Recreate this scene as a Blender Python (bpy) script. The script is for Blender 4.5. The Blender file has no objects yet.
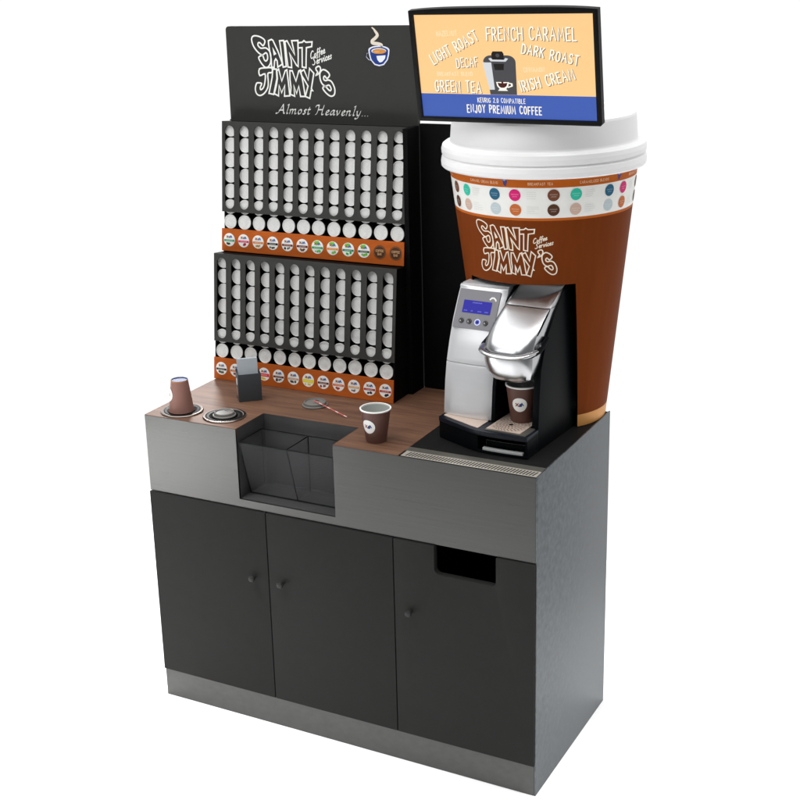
import bpy, bmesh, math, random
from mathutils import Vector, Matrix
from mathutils.geometry import tessellate_polygon

random.seed(7)
PI = math.pi
scene = bpy.context.scene
COL = scene.collection

# ------------------------------------------------------------------ camera
cam_d = bpy.data.cameras.new("camera")
cam = bpy.data.objects.new("camera", cam_d)
COL.objects.link(cam)
CR = Vector((0.86803091, 0.49497728, -0.03898517))
CU = Vector((-0.11907293, 0.28375525, 0.95147496))
CF = Vector((-0.48202073, 0.82126759, -0.30524673))
cam.matrix_world = Matrix(((CR.x, CU.x, -CF.x, 2.36643614),
                           (CR.y, CU.y, -CF.y, -2.98093552),
                           (CR.z, CU.z, -CF.z, 2.19165328),
                           (0, 0, 0, 1)))
cam_d.sensor_width = 36.0
cam_d.lens = 36.0 * 1386.768 / 800.0
cam_d.shift_x = (400 - 328.61) / 800.0
cam_d.shift_y = (381.65 - 400) / 800.0
cam_d.clip_start = 0.05
cam_d.clip_end = 200
scene.camera = cam

# ------------------------------------------------------------------ world and lamps (white photo studio)
world = bpy.data.worlds.new("World")
scene.world = world
world.use_nodes = True
wn = world.node_tree
bg = wn.nodes["Background"]
# invented world light: white behind the object, dimmed on the camera's side
w_tc = wn.nodes.new("ShaderNodeTexCoord")
w_sep = wn.nodes.new("ShaderNodeSeparateXYZ")
w_map = wn.nodes.new("ShaderNodeMapRange")
wn.links.new(w_tc.outputs["Generated"], w_sep.inputs[0])
wn.links.new(w_sep.outputs["Y"], w_map.inputs["Value"])
w_map.inputs["From Min"].default_value = -0.35
w_map.inputs["From Max"].default_value = 0.30
w_map.inputs["To Min"].default_value = 0.24
w_map.inputs["To Max"].default_value = 1.05
bg.inputs["Color"].default_value = (1.0, 1.0, 1.0, 1)
wn.links.new(w_map.outputs["Result"], bg.inputs["Strength"])


def lamp(name, loc, target, size, power, color=(1, 1, 1), size_y=None):
    d = bpy.data.lights.new(name, 'AREA')
    d.energy = power
    d.color = color
    if size_y:
        d.shape = 'RECTANGLE'
        d.size_y = size_y
    d.size = size
    o = bpy.data.objects.new(name, d)
    COL.objects.link(o)
    o.location = loc
    o.rotation_euler = (Vector(target) - Vector(loc)).to_track_quat('-Z', 'Y').to_euler()
    return o


def spot(name, loc, target, angle, power, blend=0.6, radius=0.3):
    d = bpy.data.lights.new(name, 'SPOT')
    d.energy = power
    d.spot_size = math.radians(angle)
    d.spot_blend = blend
    d.shadow_soft_size = radius
    o = bpy.data.objects.new(name, d)
    COL.objects.link(o)
    o.location = loc
    o.rotation_euler = (Vector(target) - Vector(loc)).to_track_quat('-Z', 'Y').to_euler()
    return o


lamp("overhead_softbox", (0.0, -0.6, 4.6), (0.4, 0.0, 0.0), 5.0, 215)
lamp("key_softbox", (-1.2, -3.6, 3.6), (0.5, 0.2, 1.2), 1.4, 26)
spot("floor_bounce_front", (-2.4, -2.7, 3.2), (-1.42, -1.75, 0.0), 27, 6000, 1.0)  # added spot: its bright floor pool is mirrored in the left fascia
spot("floor_fill_near", (-0.5, -1.4, 4.2), (-0.15, -0.8, 0.0), 36, 780, 0.8)  # added spots from here down wash floor shadows out to white
spot("floor_fill_front_right", (1.9, -1.6, 3.4), (1.6, -0.8, 0.0), 50, 150)
spot("floor_fill_side", (2.45, 0.1, 4.2), (2.25, 0.1, 0.0), 44, 400, 0.9)
spot("floor_fill_rear_side", (-1.8, 3.0, 3.4), (-0.9, 1.0, 0.0), 70, 600)

vs = scene.view_settings
vs.view_transform = 'Standard'
vs.look = 'None'
vs.exposure = 0.0
vs.gamma = 1.0
scene.cycles.use_denoising = True
scene.cycles.max_bounces = 8
scene.cycles.transparent_max_bounces = 12
scene.cycles.sample_clamp_indirect = 6.0


# ------------------------------------------------------------------ materials
def lin(r, g, b):
    def f(c):
        c /= 255.0
        return c / 12.92 if c <= 0.04045 else ((c + 0.055) / 1.055) ** 2.4
    return (f(r), f(g), f(b), 1.0)


def mat(name, rgb, rough=0.5, metal=0.0, spec=0.3, var=0.0, scale=(8, 8, 8), bump=0.0, bscale=None,
        emit=0.0, rvar=0.0, aniso=0.0):
    m = bpy.data.materials.new(name)
    m.use_nodes = True
    nt = m.node_tree
    p = nt.nodes["Principled BSDF"]
    c = lin(*rgb)
    p.inputs["Base Color"].default_value = c
    p.inputs["Roughness"].default_value = rough
    p.inputs["Metallic"].default_value = metal
    p.inputs["Specular IOR Level"].default_value = spec
    if aniso:
        p.inputs["Anisotropic"].default_value = aniso
    if emit:
        p.inputs["Emission Color"].default_value = c
        p.inputs["Emission Strength"].default_value = emit
        p.inputs["Base Color"].default_value = (c[0] * .1, c[1] * .1, c[2] * .1, 1)
    if var or bump or rvar:
        tc = nt.nodes.new("ShaderNodeTexCoord")
        mp = nt.nodes.new("ShaderNodeMapping")
        mp.inputs["Scale"].default_value = scale
        nz = nt.nodes.new("ShaderNodeTexNoise")
        nz.inputs["Scale"].default_value = 1.0
        nz.inputs["Detail"].default_value = 6.0
        nz.inputs["Roughness"].default_value = 0.62
        nt.links.new(tc.outputs["Object"], mp.inputs["Vector"])
        nt.links.new(mp.outputs["Vector"], nz.inputs["Vector"])
        if var:
            mr = nt.nodes.new("ShaderNodeMapRange")
            mr.inputs["From Min"].default_value = 0.3
            mr.inputs["From Max"].default_value = 0.7
            mr.inputs["To Min"].default_value = 1 - var
            mr.inputs["To Max"].default_value = 1 + var
            nt.links.new(nz.outputs["Fac"], mr.inputs["Value"])
            mx = nt.nodes.new("ShaderNodeVectorMath")
            mx.operation = 'SCALE'
            mx.inputs[0].default_value = c[:3]
            nt.links.new(mr.outputs["Result"], mx.inputs["Scale"])
            nt.links.new(mx.outputs["Vector"], p.inputs["Base Color"])
        if rvar:
            rr = nt.nodes.new("ShaderNodeMapRange")
            rr.inputs["From Min"].default_value = 0.3
            rr.inputs["From Max"].default_value = 0.7
            rr.inputs["To Min"].default_value = max(0.02, rough - rvar)
            rr.inputs["To Max"].default_value = min(1, rough + rvar)
            nt.links.new(nz.outputs["Fac"], rr.inputs["Value"])
            nt.links.new(rr.outputs["Result"], p.inputs["Roughness"])
        if bump:
            bp = nt.nodes.new("ShaderNodeBump")
            bp.inputs["Strength"].default_value = bump
            bp.inputs["Distance"].default_value = 0.002
            if bscale:
                mp2 = nt.nodes.new("ShaderNodeMapping")
                mp2.inputs["Scale"].default_value = bscale
                nz2 = nt.nodes.new("ShaderNodeTexNoise")
                nz2.inputs["Scale"].default_value = 1.0
                nz2.inputs["Detail"].default_value = 4.0
                nt.links.new(tc.outputs["Object"], mp2.inputs["Vector"])
                nt.links.new(mp2.outputs["Vector"], nz2.inputs["Vector"])
                nt.links.new(nz2.outputs["Fac"], bp.inputs["Height"])
            else:
                nt.links.new(nz.outputs["Fac"], bp.inputs["Height"])
            nt.links.new(bp.outputs["Normal"], p.inputs["Normal"])
    return m


def wood_mat(name, dark, light, rough):
    m = bpy.data.materials.new(name)
    m.use_nodes = True
    nt = m.node_tree
    p = nt.nodes["Principled BSDF"]
    p.inputs["Roughness"].default_value = rough
    p.inputs["Specular IOR Level"].default_value = 0.25
    tc = nt.nodes.new("ShaderNodeTexCoord")
    mp = nt.nodes.new("ShaderNodeMapping")
    mp.inputs["Scale"].default_value = (5, 60, 60)
    nz = nt.nodes.new("ShaderNodeTexNoise")
    nz.inputs["Scale"].default_value = 1.0
    nz.inputs["Detail"].default_value = 8.0
    nz.inputs["Roughness"].default_value = 0.65
    nz.inputs["Distortion"].default_value = 0.6
    rp = nt.nodes.new("ShaderNodeValToRGB")
    rp.color_ramp.elements[0].position = 0.30
    rp.color_ramp.elements[0].color = lin(*dark)
    rp.color_ramp.elements[1].position = 0.72
    rp.color_ramp.elements[1].color = lin(*light)
    nt.links.new(tc.outputs["Object"], mp.inputs["Vector"])
    nt.links.new(mp.outputs["Vector"], nz.inputs["Vector"])
    nt.links.new(nz.outputs["Fac"], rp.inputs["Fac"])
    nt.links.new(rp.outputs["Color"], p.inputs["Base Color"])
    return m


def smoke_mat(name, tint, mix):
    m = bpy.data.materials.new(name)
    m.use_nodes = True
    nt = m.node_tree
    nt.nodes.clear()
    out = nt.nodes.new("ShaderNodeOutputMaterial")
    tr = nt.nodes.new("ShaderNodeBsdfTransparent")
    tr.inputs["Color"].default_value = tint
    gl = nt.nodes.new("ShaderNodeBsdfDiffuse")
    gl.inputs["Color"].default_value = (0.22, 0.22, 0.225, 1)
    mx = nt.nodes.new("ShaderNodeMixShader")
    mx.inputs[0].default_value = mix
    nt.links.new(tr.outputs[0], mx.inputs[1])
    nt.links.new(gl.outputs[0], mx.inputs[2])
    nt.links.new(mx.outputs[0], out.inputs["Surface"])
    return m


M_FLOOR = mat("studio_white", (246, 246, 246), 0.9, spec=0.0)
M_STEEL = mat("brushed_steel", (70, 70, 69), 0.29, metal=1.0, var=0.06, scale=(5, 330, 330), rvar=0.02)
M_SIDE = mat("galvanised_steel", (98, 102, 105), 0.5, metal=1.0, var=0.34, scale=(62, 62, 62), rvar=0.08)
M_PLINTH = mat("plinth_steel", (92, 92, 91), 0.5, metal=1.0, var=0.12, scale=(40, 60, 60), rvar=0.06)
M_DOOR = mat("charcoal_laminate", (39, 39, 38), 0.6, spec=0.07, var=0.04, scale=(30, 30, 30))
M_KNOB = mat("charcoal_knob", (38, 38, 37), 0.45, spec=0.2)
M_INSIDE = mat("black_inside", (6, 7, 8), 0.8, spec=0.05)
M_WOOD = wood_mat("walnut_counter", (76, 52, 41), (120, 87, 66), 0.55)
M_BLACKTOP = mat("black_counter_mat", (22, 22, 22), 0.6, spec=0.08, var=0.1, scale=(60, 60, 60))
M_LINER = mat("dark_liner", (60, 60, 60), 0.5, spec=0.25, var=0.08, scale=(14, 14, 14))
M_GRILLE = mat("grille_steel", (205, 200, 188), 0.35, metal=0.6, spec=0.4)
M_TRAY = mat("tray_steel", (128, 126, 118), 0.4, metal=0.8)
M_SLOT = mat("slot_black", (22, 21, 20), 0.7, spec=0.1)
M_CHROME = mat("chrome_ring", (126, 118, 112), 0.22, metal=1.0)
M_BLACK = mat("gloss_black", (14, 14, 15), 0.4, spec=0.08)
M_RACKBLACK = mat("rack_black", (13, 13, 13), 0.6, spec=0.04, var=0.12, scale=(12, 12, 12))
M_PANEL = mat("rack_charcoal", (56, 56, 54), 0.55, spec=0.12, var=0.05, scale=(40, 40, 40))
M_HEADER = mat("header_charcoal", (54, 54, 52), 0.55, spec=0.12, var=0.03, scale=(30, 30, 30))
M_ORANGE = mat("orange_strip", (172, 86, 34), 0.6, spec=0.05, var=0.14, scale=(14, 60, 60))
M_FOIL = mat("white_foil", (212, 213, 211), 0.45, spec=0.25, var=0.09, scale=(190, 190, 190), bump=0.35)
M_PODBODY = mat("pod_cup_black", (30, 30, 30), 0.5, spec=0.2)
M_WHITE = mat("white_print", (236, 236, 232), 0.5, spec=0.2)
M_CREAMPRINT = mat("cream_print", (240, 226, 206), 0.5, spec=0.2)
M_LID = mat("lid_white", (238, 238, 238), 0.35, spec=0.35, var=0.015, scale=(5, 5, 5))
M_CUPBROWN = mat("cup_brown", (113, 54, 21), 0.5, spec=0.02, var=0.06, scale=(60, 60, 4))
M_CUPTAN = mat("cup_tan", (208, 146, 78), 0.45, spec=0.3, var=0.05, scale=(10, 10, 40))
M_CUPORANGE = mat("cup_orange", (184, 94, 32), 0.5, spec=0.05, var=0.04, scale=(10, 10, 40))
M_CUPWHITE = mat("cup_white_band", (240, 240, 236), 0.45, spec=0.3, var=0.03, scale=(18, 18, 18))
M_PAPERCUP = mat("paper_cup_brown", (92, 62, 54), 0.5, spec=0.3, var=0.04, scale=(60, 60, 60))
M_PAPERCUP2 = mat("paper_cup_mauve", (138, 100, 90), 0.4, spec=0.4)
M_CUPINNER = mat("paper_cup_inside", (168, 172, 168), 0.6, spec=0.2)
M_CUPBASE = mat("paper_cup_base", (88, 97, 126), 0.5, spec=0.3)
M_SILVERBODY = mat("painted_silver", (216, 217, 219), 0.34, metal=0.45, spec=0.5, var=0.015, scale=(8, 8, 60))
M_SILVER = mat("satin_silver", (174, 175, 177), 0.24, metal=1.0, spec=0.5, var=0.02, scale=(8, 8, 60))
M_CPANEL = mat("control_grey", (118, 118, 122), 0.45, metal=0.3, spec=0.4)
M_LCD = mat("lcd_blue", (58, 56, 176), 0.4, spec=0.1, emit=0.75)
M_LCDTXT = mat("lcd_text", (124, 128, 226), 0.3, emit=0.9)
M_MBLACK = mat("machine_black", (8, 11, 13), 0.45, spec=0.05)
M_MNAVY = mat("machine_navy_edge", (17, 22, 31), 0.35, spec=0.2)
M_BEIGE = mat("drip_plate", (206, 186, 172), 0.4, metal=0.3, spec=0.4)
M_BTN = mat("button_dark", (62, 60, 60), 0.35, metal=0.3)
M_BTNBLUE = mat("button_blue", (60, 70, 190), 0.3, emit=0.8)
M_BTNHALO = mat("button_halo", (214, 220, 250), 0.3, emit=0.9)
M_TVBLACK = mat("tv_bezel", (15, 15, 15), 0.45, spec=0.10)
M_SCR1 = mat("screen_peach", (255, 207, 143), 0.3, emit=0.93, spec=0.2)
M_SCR2 = mat("screen_blue", (64, 94, 178), 0.3, emit=0.93, spec=0.2)
M_SCRW = mat("screen_white", (255, 250, 236), 0.3, emit=0.97, spec=0.2)
M_SCRP = mat("screen_pale", (255, 231, 194), 0.3, emit=0.95, spec=0.2)
M_SCRS = mat("screen_shadow", (126, 104, 84), 0.3, emit=0.93, spec=0.2)
M_SCRG = mat("screen_grey", (74, 74, 78), 0.3, emit=0.9, spec=0.2)
M_SCRK = mat("screen_black", (26, 20, 20), 0.3, emit=0.9, spec=0.2)
M_SCRL = mat("screen_silver", (214, 218, 222), 0.3, emit=0.93, spec=0.2)
M_SCRC = mat("screen_coffee", (72, 22, 16), 0.3, emit=0.9, spec=0.2)
M_SMOKE = smoke_mat("smoked_acrylic", (0.93, 0.93, 0.935, 1), 0.08)
M_SMOKEEDGE = mat("acrylic_edge", (14, 15, 16), 0.5, spec=0.1)
M_BOXDARK = mat("napkin_box_grey", (64, 68, 72), 0.5, spec=0.25)
M_NAPKIN = mat("napkin_paper", (178, 186, 192), 0.8, spec=0.1, var=0.03, scale=(40, 40, 40))
M_GREYLID = mat("grey_lid", (110, 108, 104), 0.4, spec=0.35)
M_STRAWR = mat("straw_red", (200, 104, 100), 0.45, spec=0.3)
M_STRAWW = mat("straw_pale", (236, 190, 186), 0.45, spec=0.3)
COLS = {}


def ink(r, g, b):
    k = (r, g, b)
    if k not in COLS:
        COLS[k] = mat("ink_%02x%02x%02x" % k, k, 0.5, spec=0.2)
    return COLS[k]


# ------------------------------------------------------------------ mesh builder
class MB:
    def __init__(s):
        s.v, s.f, s.mi, s.mats = [], [], [], []

    def m(s, mt):
        if mt not in s.mats:
            s.mats.append(mt)
        return s.mats.index(mt)

    def add(s, verts, faces, mt):
        o = len(s.v)
        s.v += [Vector(p) for p in verts]
        k = s.m(mt)
        for f in faces:
            s.f.append([o + i for i in f])
            s.mi.append(k)

    def box(s, x0, x1, y0, y1, z0, z1, mt):
        s.add([(x0, y0, z0), (x1, y0, z0), (x1, y1, z0), (x0, y1, z0), (x0, y0, z1), (x1, y0, z1), (x1, y1, z1),
               (x0, y1, z1)],
              [(3, 2, 1, 0), (4, 5, 6, 7), (0, 1, 5, 4), (1, 2, 6, 5), (2, 3, 7, 6), (3, 0, 4, 7)], mt)

    def plate(s, polys, mp, t0, t1, mt, mt_side=None):
        """polygon with holes (list of 2d loops) extruded from t0 to t1; mp(u,v,t) -> point"""
        loops = [[Vector((p[0], p[1], 0)) for p in l] for l in polys]
        tris = tessellate_polygon(loops)
        flat = [p for l in loops for p in l]
        n = len(flat)
        a = [mp(p.x, p.y, t0) for p in flat]
        if t0 == t1:
            s.add(a, tris, mt)
            return
        b = [mp(p.x, p.y, t1) for p in flat]
        s.add(a + b, [tuple(t) for t in tris] + [tuple(i + n for i in reversed(t)) for t in tris], mt)
        k = 0
        fs = []
        for l in loops:
            c = len(l)
            for i in range(c):
                j = (i + 1) % c
                fs.append((k + i, k + j, n + k + j, n + k + i))
            k += c
        s.add(a + b, fs, mt_side or mt)

    def lathe(s, prof, mts, n=48, mp=None, cap0=None, cap1=None):
        """prof: (r, z) list bottom to top, mts: one material or one per band"""
        mp = mp or (lambda x, y, z: (x, y, z))
        if not isinstance(mts, (list, tuple)):
            mts = [mts] * (len(prof) - 1)
        ring = lambda r, z: [mp(r * math.cos(2 * PI * i / n), r * math.sin(2 * PI * i / n), z) for i in range(n)]
        for k in range(len(prof) - 1):
            a, b = ring(*prof[k]), ring(*prof[k + 1])
            s.add(a + b, [(i, (i + 1) % n, n + (i + 1) % n, n + i) for i in range(n)], mts[k])
        if cap0:
            s.add(ring(*prof[0]), [tuple(range(n))[::-1]], cap0)
        if cap1:
            s.add(ring(*prof[-1]), [tuple(range(n))], cap1)

    def tube(s, path, r, mt, n=10, flat=1.0):
        path = [Vector(p) for p in path]
        rings = []
        up = Vector((0, 0, 1))
        for i, p in enumerate(path):
            d = (path[min(i + 1, len(path) - 1)] - path[max(i - 1, 0)]).normalized()
            x = d.cross(up)
            if x.length < 1e-4:
                x = d.cross(Vector((1, 0, 0)))
            x.normalize()
            y = x.cross(d)
            rr = r[i] if isinstance(r, (list, tuple)) else r
            rings.append([p + x * rr * math.cos(2 * PI * k / n) + y * rr * flat * math.sin(2 * PI * k / n) for k in
                          range(n)])
        vs_ = [q for g in rings for q in g]
        fs = [(i * n + k, i * n + (k + 1) % n, (i + 1) * n + (k + 1) % n, (i + 1) * n + k) for i in
              range(len(path) - 1) for k in range(n)]
        fs += [tuple(range(n))[::-1], tuple(range((len(path) - 1) * n, len(path) * n))]
        s.add(vs_, fs, mt)

    def stroke(s, pts, w, mp, t, mt, closed=False):
        """flat ribbon of width w along a 2d polyline, with mitred joints"""
        P = [Vector(p) for p in pts]
        n = len(P)
        L, R = [], []
        for i in range(n):
            if closed:
                d0, d1 = P[i] - P[i - 1], P[(i + 1) % n] - P[i]
            else:
                d0 = P[i] - P[i - 1] if i else P[1] - P[0]
                d1 = P[i + 1] - P[i] if i < n - 1 else P[i] - P[i - 1]
            d0 = d0.normalized() if d0.length else d1.normalized()
            d1 = d1.normalized() if d1.length else d0
            n0 = Vector((-d0.y, d0.x))
            n1 = Vector((-d1.y, d1.x))
            mm = n0 + n1
            if mm.length < 0.2:
                mm = n1
            mm.normalize()
            k = w / 2 / max(0.55, mm.dot(n1))
            q = P[i]
            if not closed and i in (0, n - 1):
                q = q + (d1 * (-w * .35) if i == 0 else d0 * (w * .35))
            L.append(q + mm * k)
            R.append(q - mm * k)
        vs_ = [mp(q.x, q.y, t) for q in L] + [mp(q.x, q.y, t) for q in R]
        m_ = n if closed else n - 1
        s.add(vs_, [(n + i, n + (i + 1) % n, (i + 1) % n, i) for i in range(m_)], mt)

    def nib(s, pts, nv, mp, t, mt):
        """calligraphic stroke: the nib vector swept along a polyline, plus a hairline"""
        n = len(pts)
        a = [mp(p[0] + nv[0], p[1] + nv[1], t) for p in pts]
        b = [mp(p[0] - nv[0], p[1] - nv[1], t) for p in pts]
        s.add(a + b, [(n + i, n + i + 1, i + 1, i) for i in range(n - 1)], mt)

    def disc(s, u, v, r, mp, t, mt, n=28, ry=None):
        ry = ry or r
        s.add([mp(u + r * math.cos(2 * PI * i / n), v + ry * math.sin(2 * PI * i / n), t) for i in range(n)],
              [tuple(range(n))], mt)

    def pdisc(s, u, v, r, mp, t, mt, n=28, k=5):
        vs_ = [mp(u, v, t)]
        for j in range(1, k + 1):
            vs_ += [mp(u + r * j / k * math.cos(2 * PI * i / n), v + r * j / k * math.sin(2 * PI * i / n), t) for i in range(n)]
        fs = [(0, 1 + i, 1 + (i + 1) % n) for i in range(n)]
        fs += [(1 + j * n + i, 1 + (j + 1) * n + i, 1 + (j + 1) * n + (i + 1) % n, 1 + j * n + (i + 1) % n) for j in range(k - 1) for i in range(n)]
        s.add(vs_, fs, mt)

    def quad(s, pts, mp, t, mt):
        s.add([mp(p[0], p[1], t) for p in pts], [tuple(range(len(pts)))], mt)

    def build(s, name, parent=None, off=(0, 0, 0), bevel=0.0, smooth=35, recalc=False, weld=0.0):
        me = bpy.data.meshes.new(name)
        o_ = Vector(off)
        me.from_pydata([p - o_ for p in s.v], [], s.f)
        for mt in s.mats:
            me.materials.append(mt)
        me.polygons.foreach_set("material_index", s.mi)
        if bevel or recalc or weld:
            bm = bmesh.new()
            bm.from_mesh(me)
            if weld or bevel:
                bmesh.ops.remove_doubles(bm, verts=bm.verts, dist=weld or 1e-5)
            if recalc or bevel:
                bmesh.ops.recalc_face_normals(bm, faces=bm.faces)
            if bevel:
                es = [e for e in bm.edges if len(e.link_faces) == 2 and e.calc_face_angle(0) > 0.5]
                bmesh.ops.bevel(bm, geom=es, offset=bevel, segments=2, affect='EDGES', clamp_overlap=True, profile=0.6)
            bm.to_mesh(me)
            bm.free()
        if smooth:
            me.polygons.foreach_set("use_smooth", [True] * len(me.polygons))
            me.set_sharp_from_angle(angle=math.radians(smooth))
        me.update()
        ob = bpy.data.objects.new(name, me)
        COL.objects.link(ob)
        if parent:
            ob.parent = parent
        return ob


def tag(o, label, cat, group=None, kind=None):
    o["label"] = label
    o["category"] = cat
    if group:
        o["group"] = group
    if kind:
        o["kind"] = kind
    return o


def thing(name, loc, label, cat, group=None, rz=0.0):
    o = bpy.data.objects.new(name, None)
    o.empty_display_size = 0.1
    COL.objects.link(o)
    o.location = loc
    o.rotation_euler = (0, 0, rz)
    return tag(o, label, cat, group)


def arc(cx, cy, r, a0, a1, n=6):
    return [(cx + r * math.cos(math.radians(a0 + (a1 - a0) * i / n)), cy + r * math.sin(math.radians(a0 + (a1 - a0) * i / n)))
            for i in range(n + 1)]


def rrect(x0, x1, y0, y1, r, n=5):
    return arc(x1 - r, y0 + r, r, -90, 0, n) + arc(x1 - r, y1 - r, r, 0, 90, n) + arc(x0 + r, y1 - r, r, 90, 180, n) + \
        arc(x0 + r, y0 + r, r, 180, 270, n)


def rounded(l, n=3):
    """closed Catmull-Rom curve through the points"""
    P, out = [Vector(p) for p in l], []
    for i in range(len(P)):
        a, b_, c, d = P[i - 1], P[i], P[(i + 1) % len(P)], P[(i + 2) % len(P)]
        for j in range(n):
            t = j / n
            q_ = 0.5 * ((2 * b_) + (c - a) * t + (2 * a - 5 * b_ + 4 * c - d) * t * t + (3 * b_ - a - 3 * c + d) * t ** 3)
            out.append((q_.x, q_.y))
    return out


# ------------------------------------------------------------------ stroke lettering
UP = {
    'A': (.62, [[(0, 0), (.31, 1), (.62, 0)], [(.1, .34), (.52, .34)]]),
    'B': (.5, [[(0, 0), (0, 1), (.36, .97), (.45, .78), (.34, .56), (0, .52)], [(.3, .54), (.5, .38), (.47, .1), (.32, 0), (0, 0)]]),
    'C': (.5, [[(.5, .84), (.4, .98), (.2, .98), (.04, .8), (0, .5), (.05, .18), (.2, .01), (.4, .02), (.5, .16)]]),
    'D': (.52, [[(0, 0), (0, 1), (.3, .95), (.5, .7), (.52, .4), (.4, .1), (.2, 0), (0, 0)]]),
    'E': (.44, [[(.44, 1), (0, 1), (0, 0), (.44, 0)], [(0, .52), (.36, .52)]]),
    'F': (.42, [[(.44, 1), (0, 1), (0, 0)], [(0, .52), (.36, .52)]]),
    'G': (.54, [[(.5, .85), (.38, .99), (.18, .97), (.03, .75), (0, .4), (.1, .08), (.28, 0), (.48, .1), (.52, .42), (.28, .42)]]),
    'H': (.52, [[(0, 0), (0, 1)], [(.52, 0), (.52, 1)], [(0, .5), (.52, .5)]]),
    'I': (.06, [[(.03, 0), (.03, 1)]]),
    'J': (.4, [[(.4, 1), (.38, .2), (.24, 0), (.06, .05), (0, .22)]]),
    'K': (.5, [[(0, 0), (0, 1)], [(.48, 1), (0, .45)], [(.14, .6), (.5, 0)]]),
    'L': (.42, [[(0, 1), (0, 0), (.42, 0)]]),
    'M': (.7, [[(0, 0), (.08, 1), (.35, .25), (.62, 1), (.7, 0)]]),
    'N': (.54, [[(0, 0), (0, 1), (.54, 0), (.54, 1)]]),
    'O': (.54, [[(.27, 1), (.08, .88), (0, .5), (.08, .12), (.27, 0), (.46, .12), (.54, .5), (.46, .88), (.27, 1)]]),
    'P': (.46, [[(0, 0), (0, 1), (.34, .98), (.46, .76), (.36, .5), (0, .45)]]),
    'R': (.5, [[(0, 0), (0, 1), (.34, .98), (.46, .76), (.36, .52), (0, .46)], [(.18, .48), (.5, 0)]]),
    'S': (.46, [[(.44, .86), (.32, .99), (.12, .95), (.03, .76), (.14, .56), (.36, .44), (.46, .24), (.36, .04), (.14, 0), (0, .14)]]),
    'T': (.5, [[(0, 1), (.5, 1)], [(.25, 1), (.25, 0)]]),
    'U': (.5, [[(0, 1), (.02, .2), (.16, 0), (.34, 0), (.48, .2), (.5, 1)]]),
    'Y': (.5, [[(0, 1), (.25, .48), (.5, 1)], [(.25, .48), (.25, 0)]]),
    'Z': (.48, [[(0, 1), (.48, 1), (0, 0), (.48, 0)]]),
    '2': (.44, [[(0, .8), (.12, .98), (.34, .96), (.42, .74), (.3, .45), (0, 0), (.44, 0)]]),
    '0': (.46, [[(.23, 1), (.06, .86), (0, .5), (.06, .14), (.23, 0), (.4, .14), (.46, .5), (.4, .86), (.23, 1)]]),
    '.': (.06, [[(.0, .02), (.06, .02)]]),
    ' ': (.3, []),
}
LOW = {  # pen-drawn lower case and script capitals, x-height .5
    'A': (.8, [[(-.1, .05), (.02, .0), (.16, .12), (.34, .5), (.56, 1)], [(.56, 1), (.6, .5), (.66, .08), (.76, .02)], [(.2, .36), (.64, .38)]]),
    'H': (.86, [[(-.02, .8), (.04, .96), (.2, 1), (.3, .96)], [(.3, 1), (.24, .5), (.14, .1), (.02, 0)], [(.76, 1), (.66, .5), (.6, .1), (.66, 0), (.78, .06)], [(.22, .52), (.68, .55)]]),
    'C': (.6, [[(.58, .82), (.52, .98), (.34, .96), (.14, .7), (.04, .35), (.1, .06), (.28, .0), (.5, .14)]]),
    'S': (.6, [[(.62, .84), (.52, .99), (.32, .94), (.24, .74), (.36, .52), (.42, .28), (.3, .06), (.08, .0), (-.04, .12)]]),
    'a': (.46, [[(.4, .46), (.26, .52), (.1, .36), (.04, .14), (.1, .01), (.22, .08), (.38, .46)], [(.42, .5), (.34, .14), (.38, .01), (.48, .08)]]),
    'c': (.36, [[(.36, .42), (.26, .52), (.1, .36), (.04, .14), (.12, 0), (.26, .02), (.36, .12)]]),
    'e': (.36, [[(.08, .22), (.24, .28), (.34, .4), (.26, .52), (.1, .38), (.04, .16), (.12, 0), (.24, .02), (.36, .12)]]),
    'f': (.3, [[(.42, .9), (.34, 1), (.24, .86), (.14, .3), (.06, -.16), (-.04, -.24)], [(.06, .5), (.34, .5)]]),
    'i': (.22, [[(.04, .4), (.14, .5), (.08, .14), (.1, .01), (.2, .08)], [(.17, .68), (.19, .72)]]),
    'l': (.24, [[(.12, .92), (.24, 1), (.16, .5), (.08, .12), (.12, .0), (.22, .08)]]),
    'm': (.74, [[(.02, .4), (.12, .5), (.04, .0)], [(.08, .3), (.24, .5), (.34, .46), (.28, .0)], [(.32, .3), (.48, .5), (.6, .46), (.54, .1), (.58, .0), (.7, .08)]]),
    'n': (.5, [[(.02, .4), (.12, .5), (.04, .0)], [(.08, .3), (.24, .5), (.36, .46), (.3, .1), (.34, .0), (.46, .08)]]),
    'o': (.4, [[(.22, .5), (.08, .38), (.03, .16), (.1, .0), (.22, .04), (.34, .2), (.34, .42), (.22, .5)]]),
    'r': (.34, [[(.02, .4), (.12, .5), (.04, .0)], [(.08, .28), (.22, .5), (.34, .46)]]),
    's': (.32, [[(.32, .44), (.22, .52), (.12, .42), (.18, .28), (.24, .14), (.14, .0), (.0, .06)]]),
    't': (.28, [[(.2, .74), (.1, .3), (.08, .06), (.14, .0), (.26, .1)], [(.04, .5), (.3, .52)]]),
    'v': (.42, [[(.02, .42), (.1, .5), (.14, .0)], [(.14, .0), (.3, .2), (.38, .5)]]),
    'y': (.46, [[(.04, .42), (.12, .5), (.1, .14), (.18, .0), (.32, .14)], [(.42, .5), (.32, .1), (.2, -.22), (.04, -.32), (-.06, -.24)]]),
    '.': (.16, [[(.04, .0), (.07, .05)]]),
    ' ': (.34, []),
}


def text_width(txt, font, gap):
    return sum(font[c][0] + gap for c in txt) - gap


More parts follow.
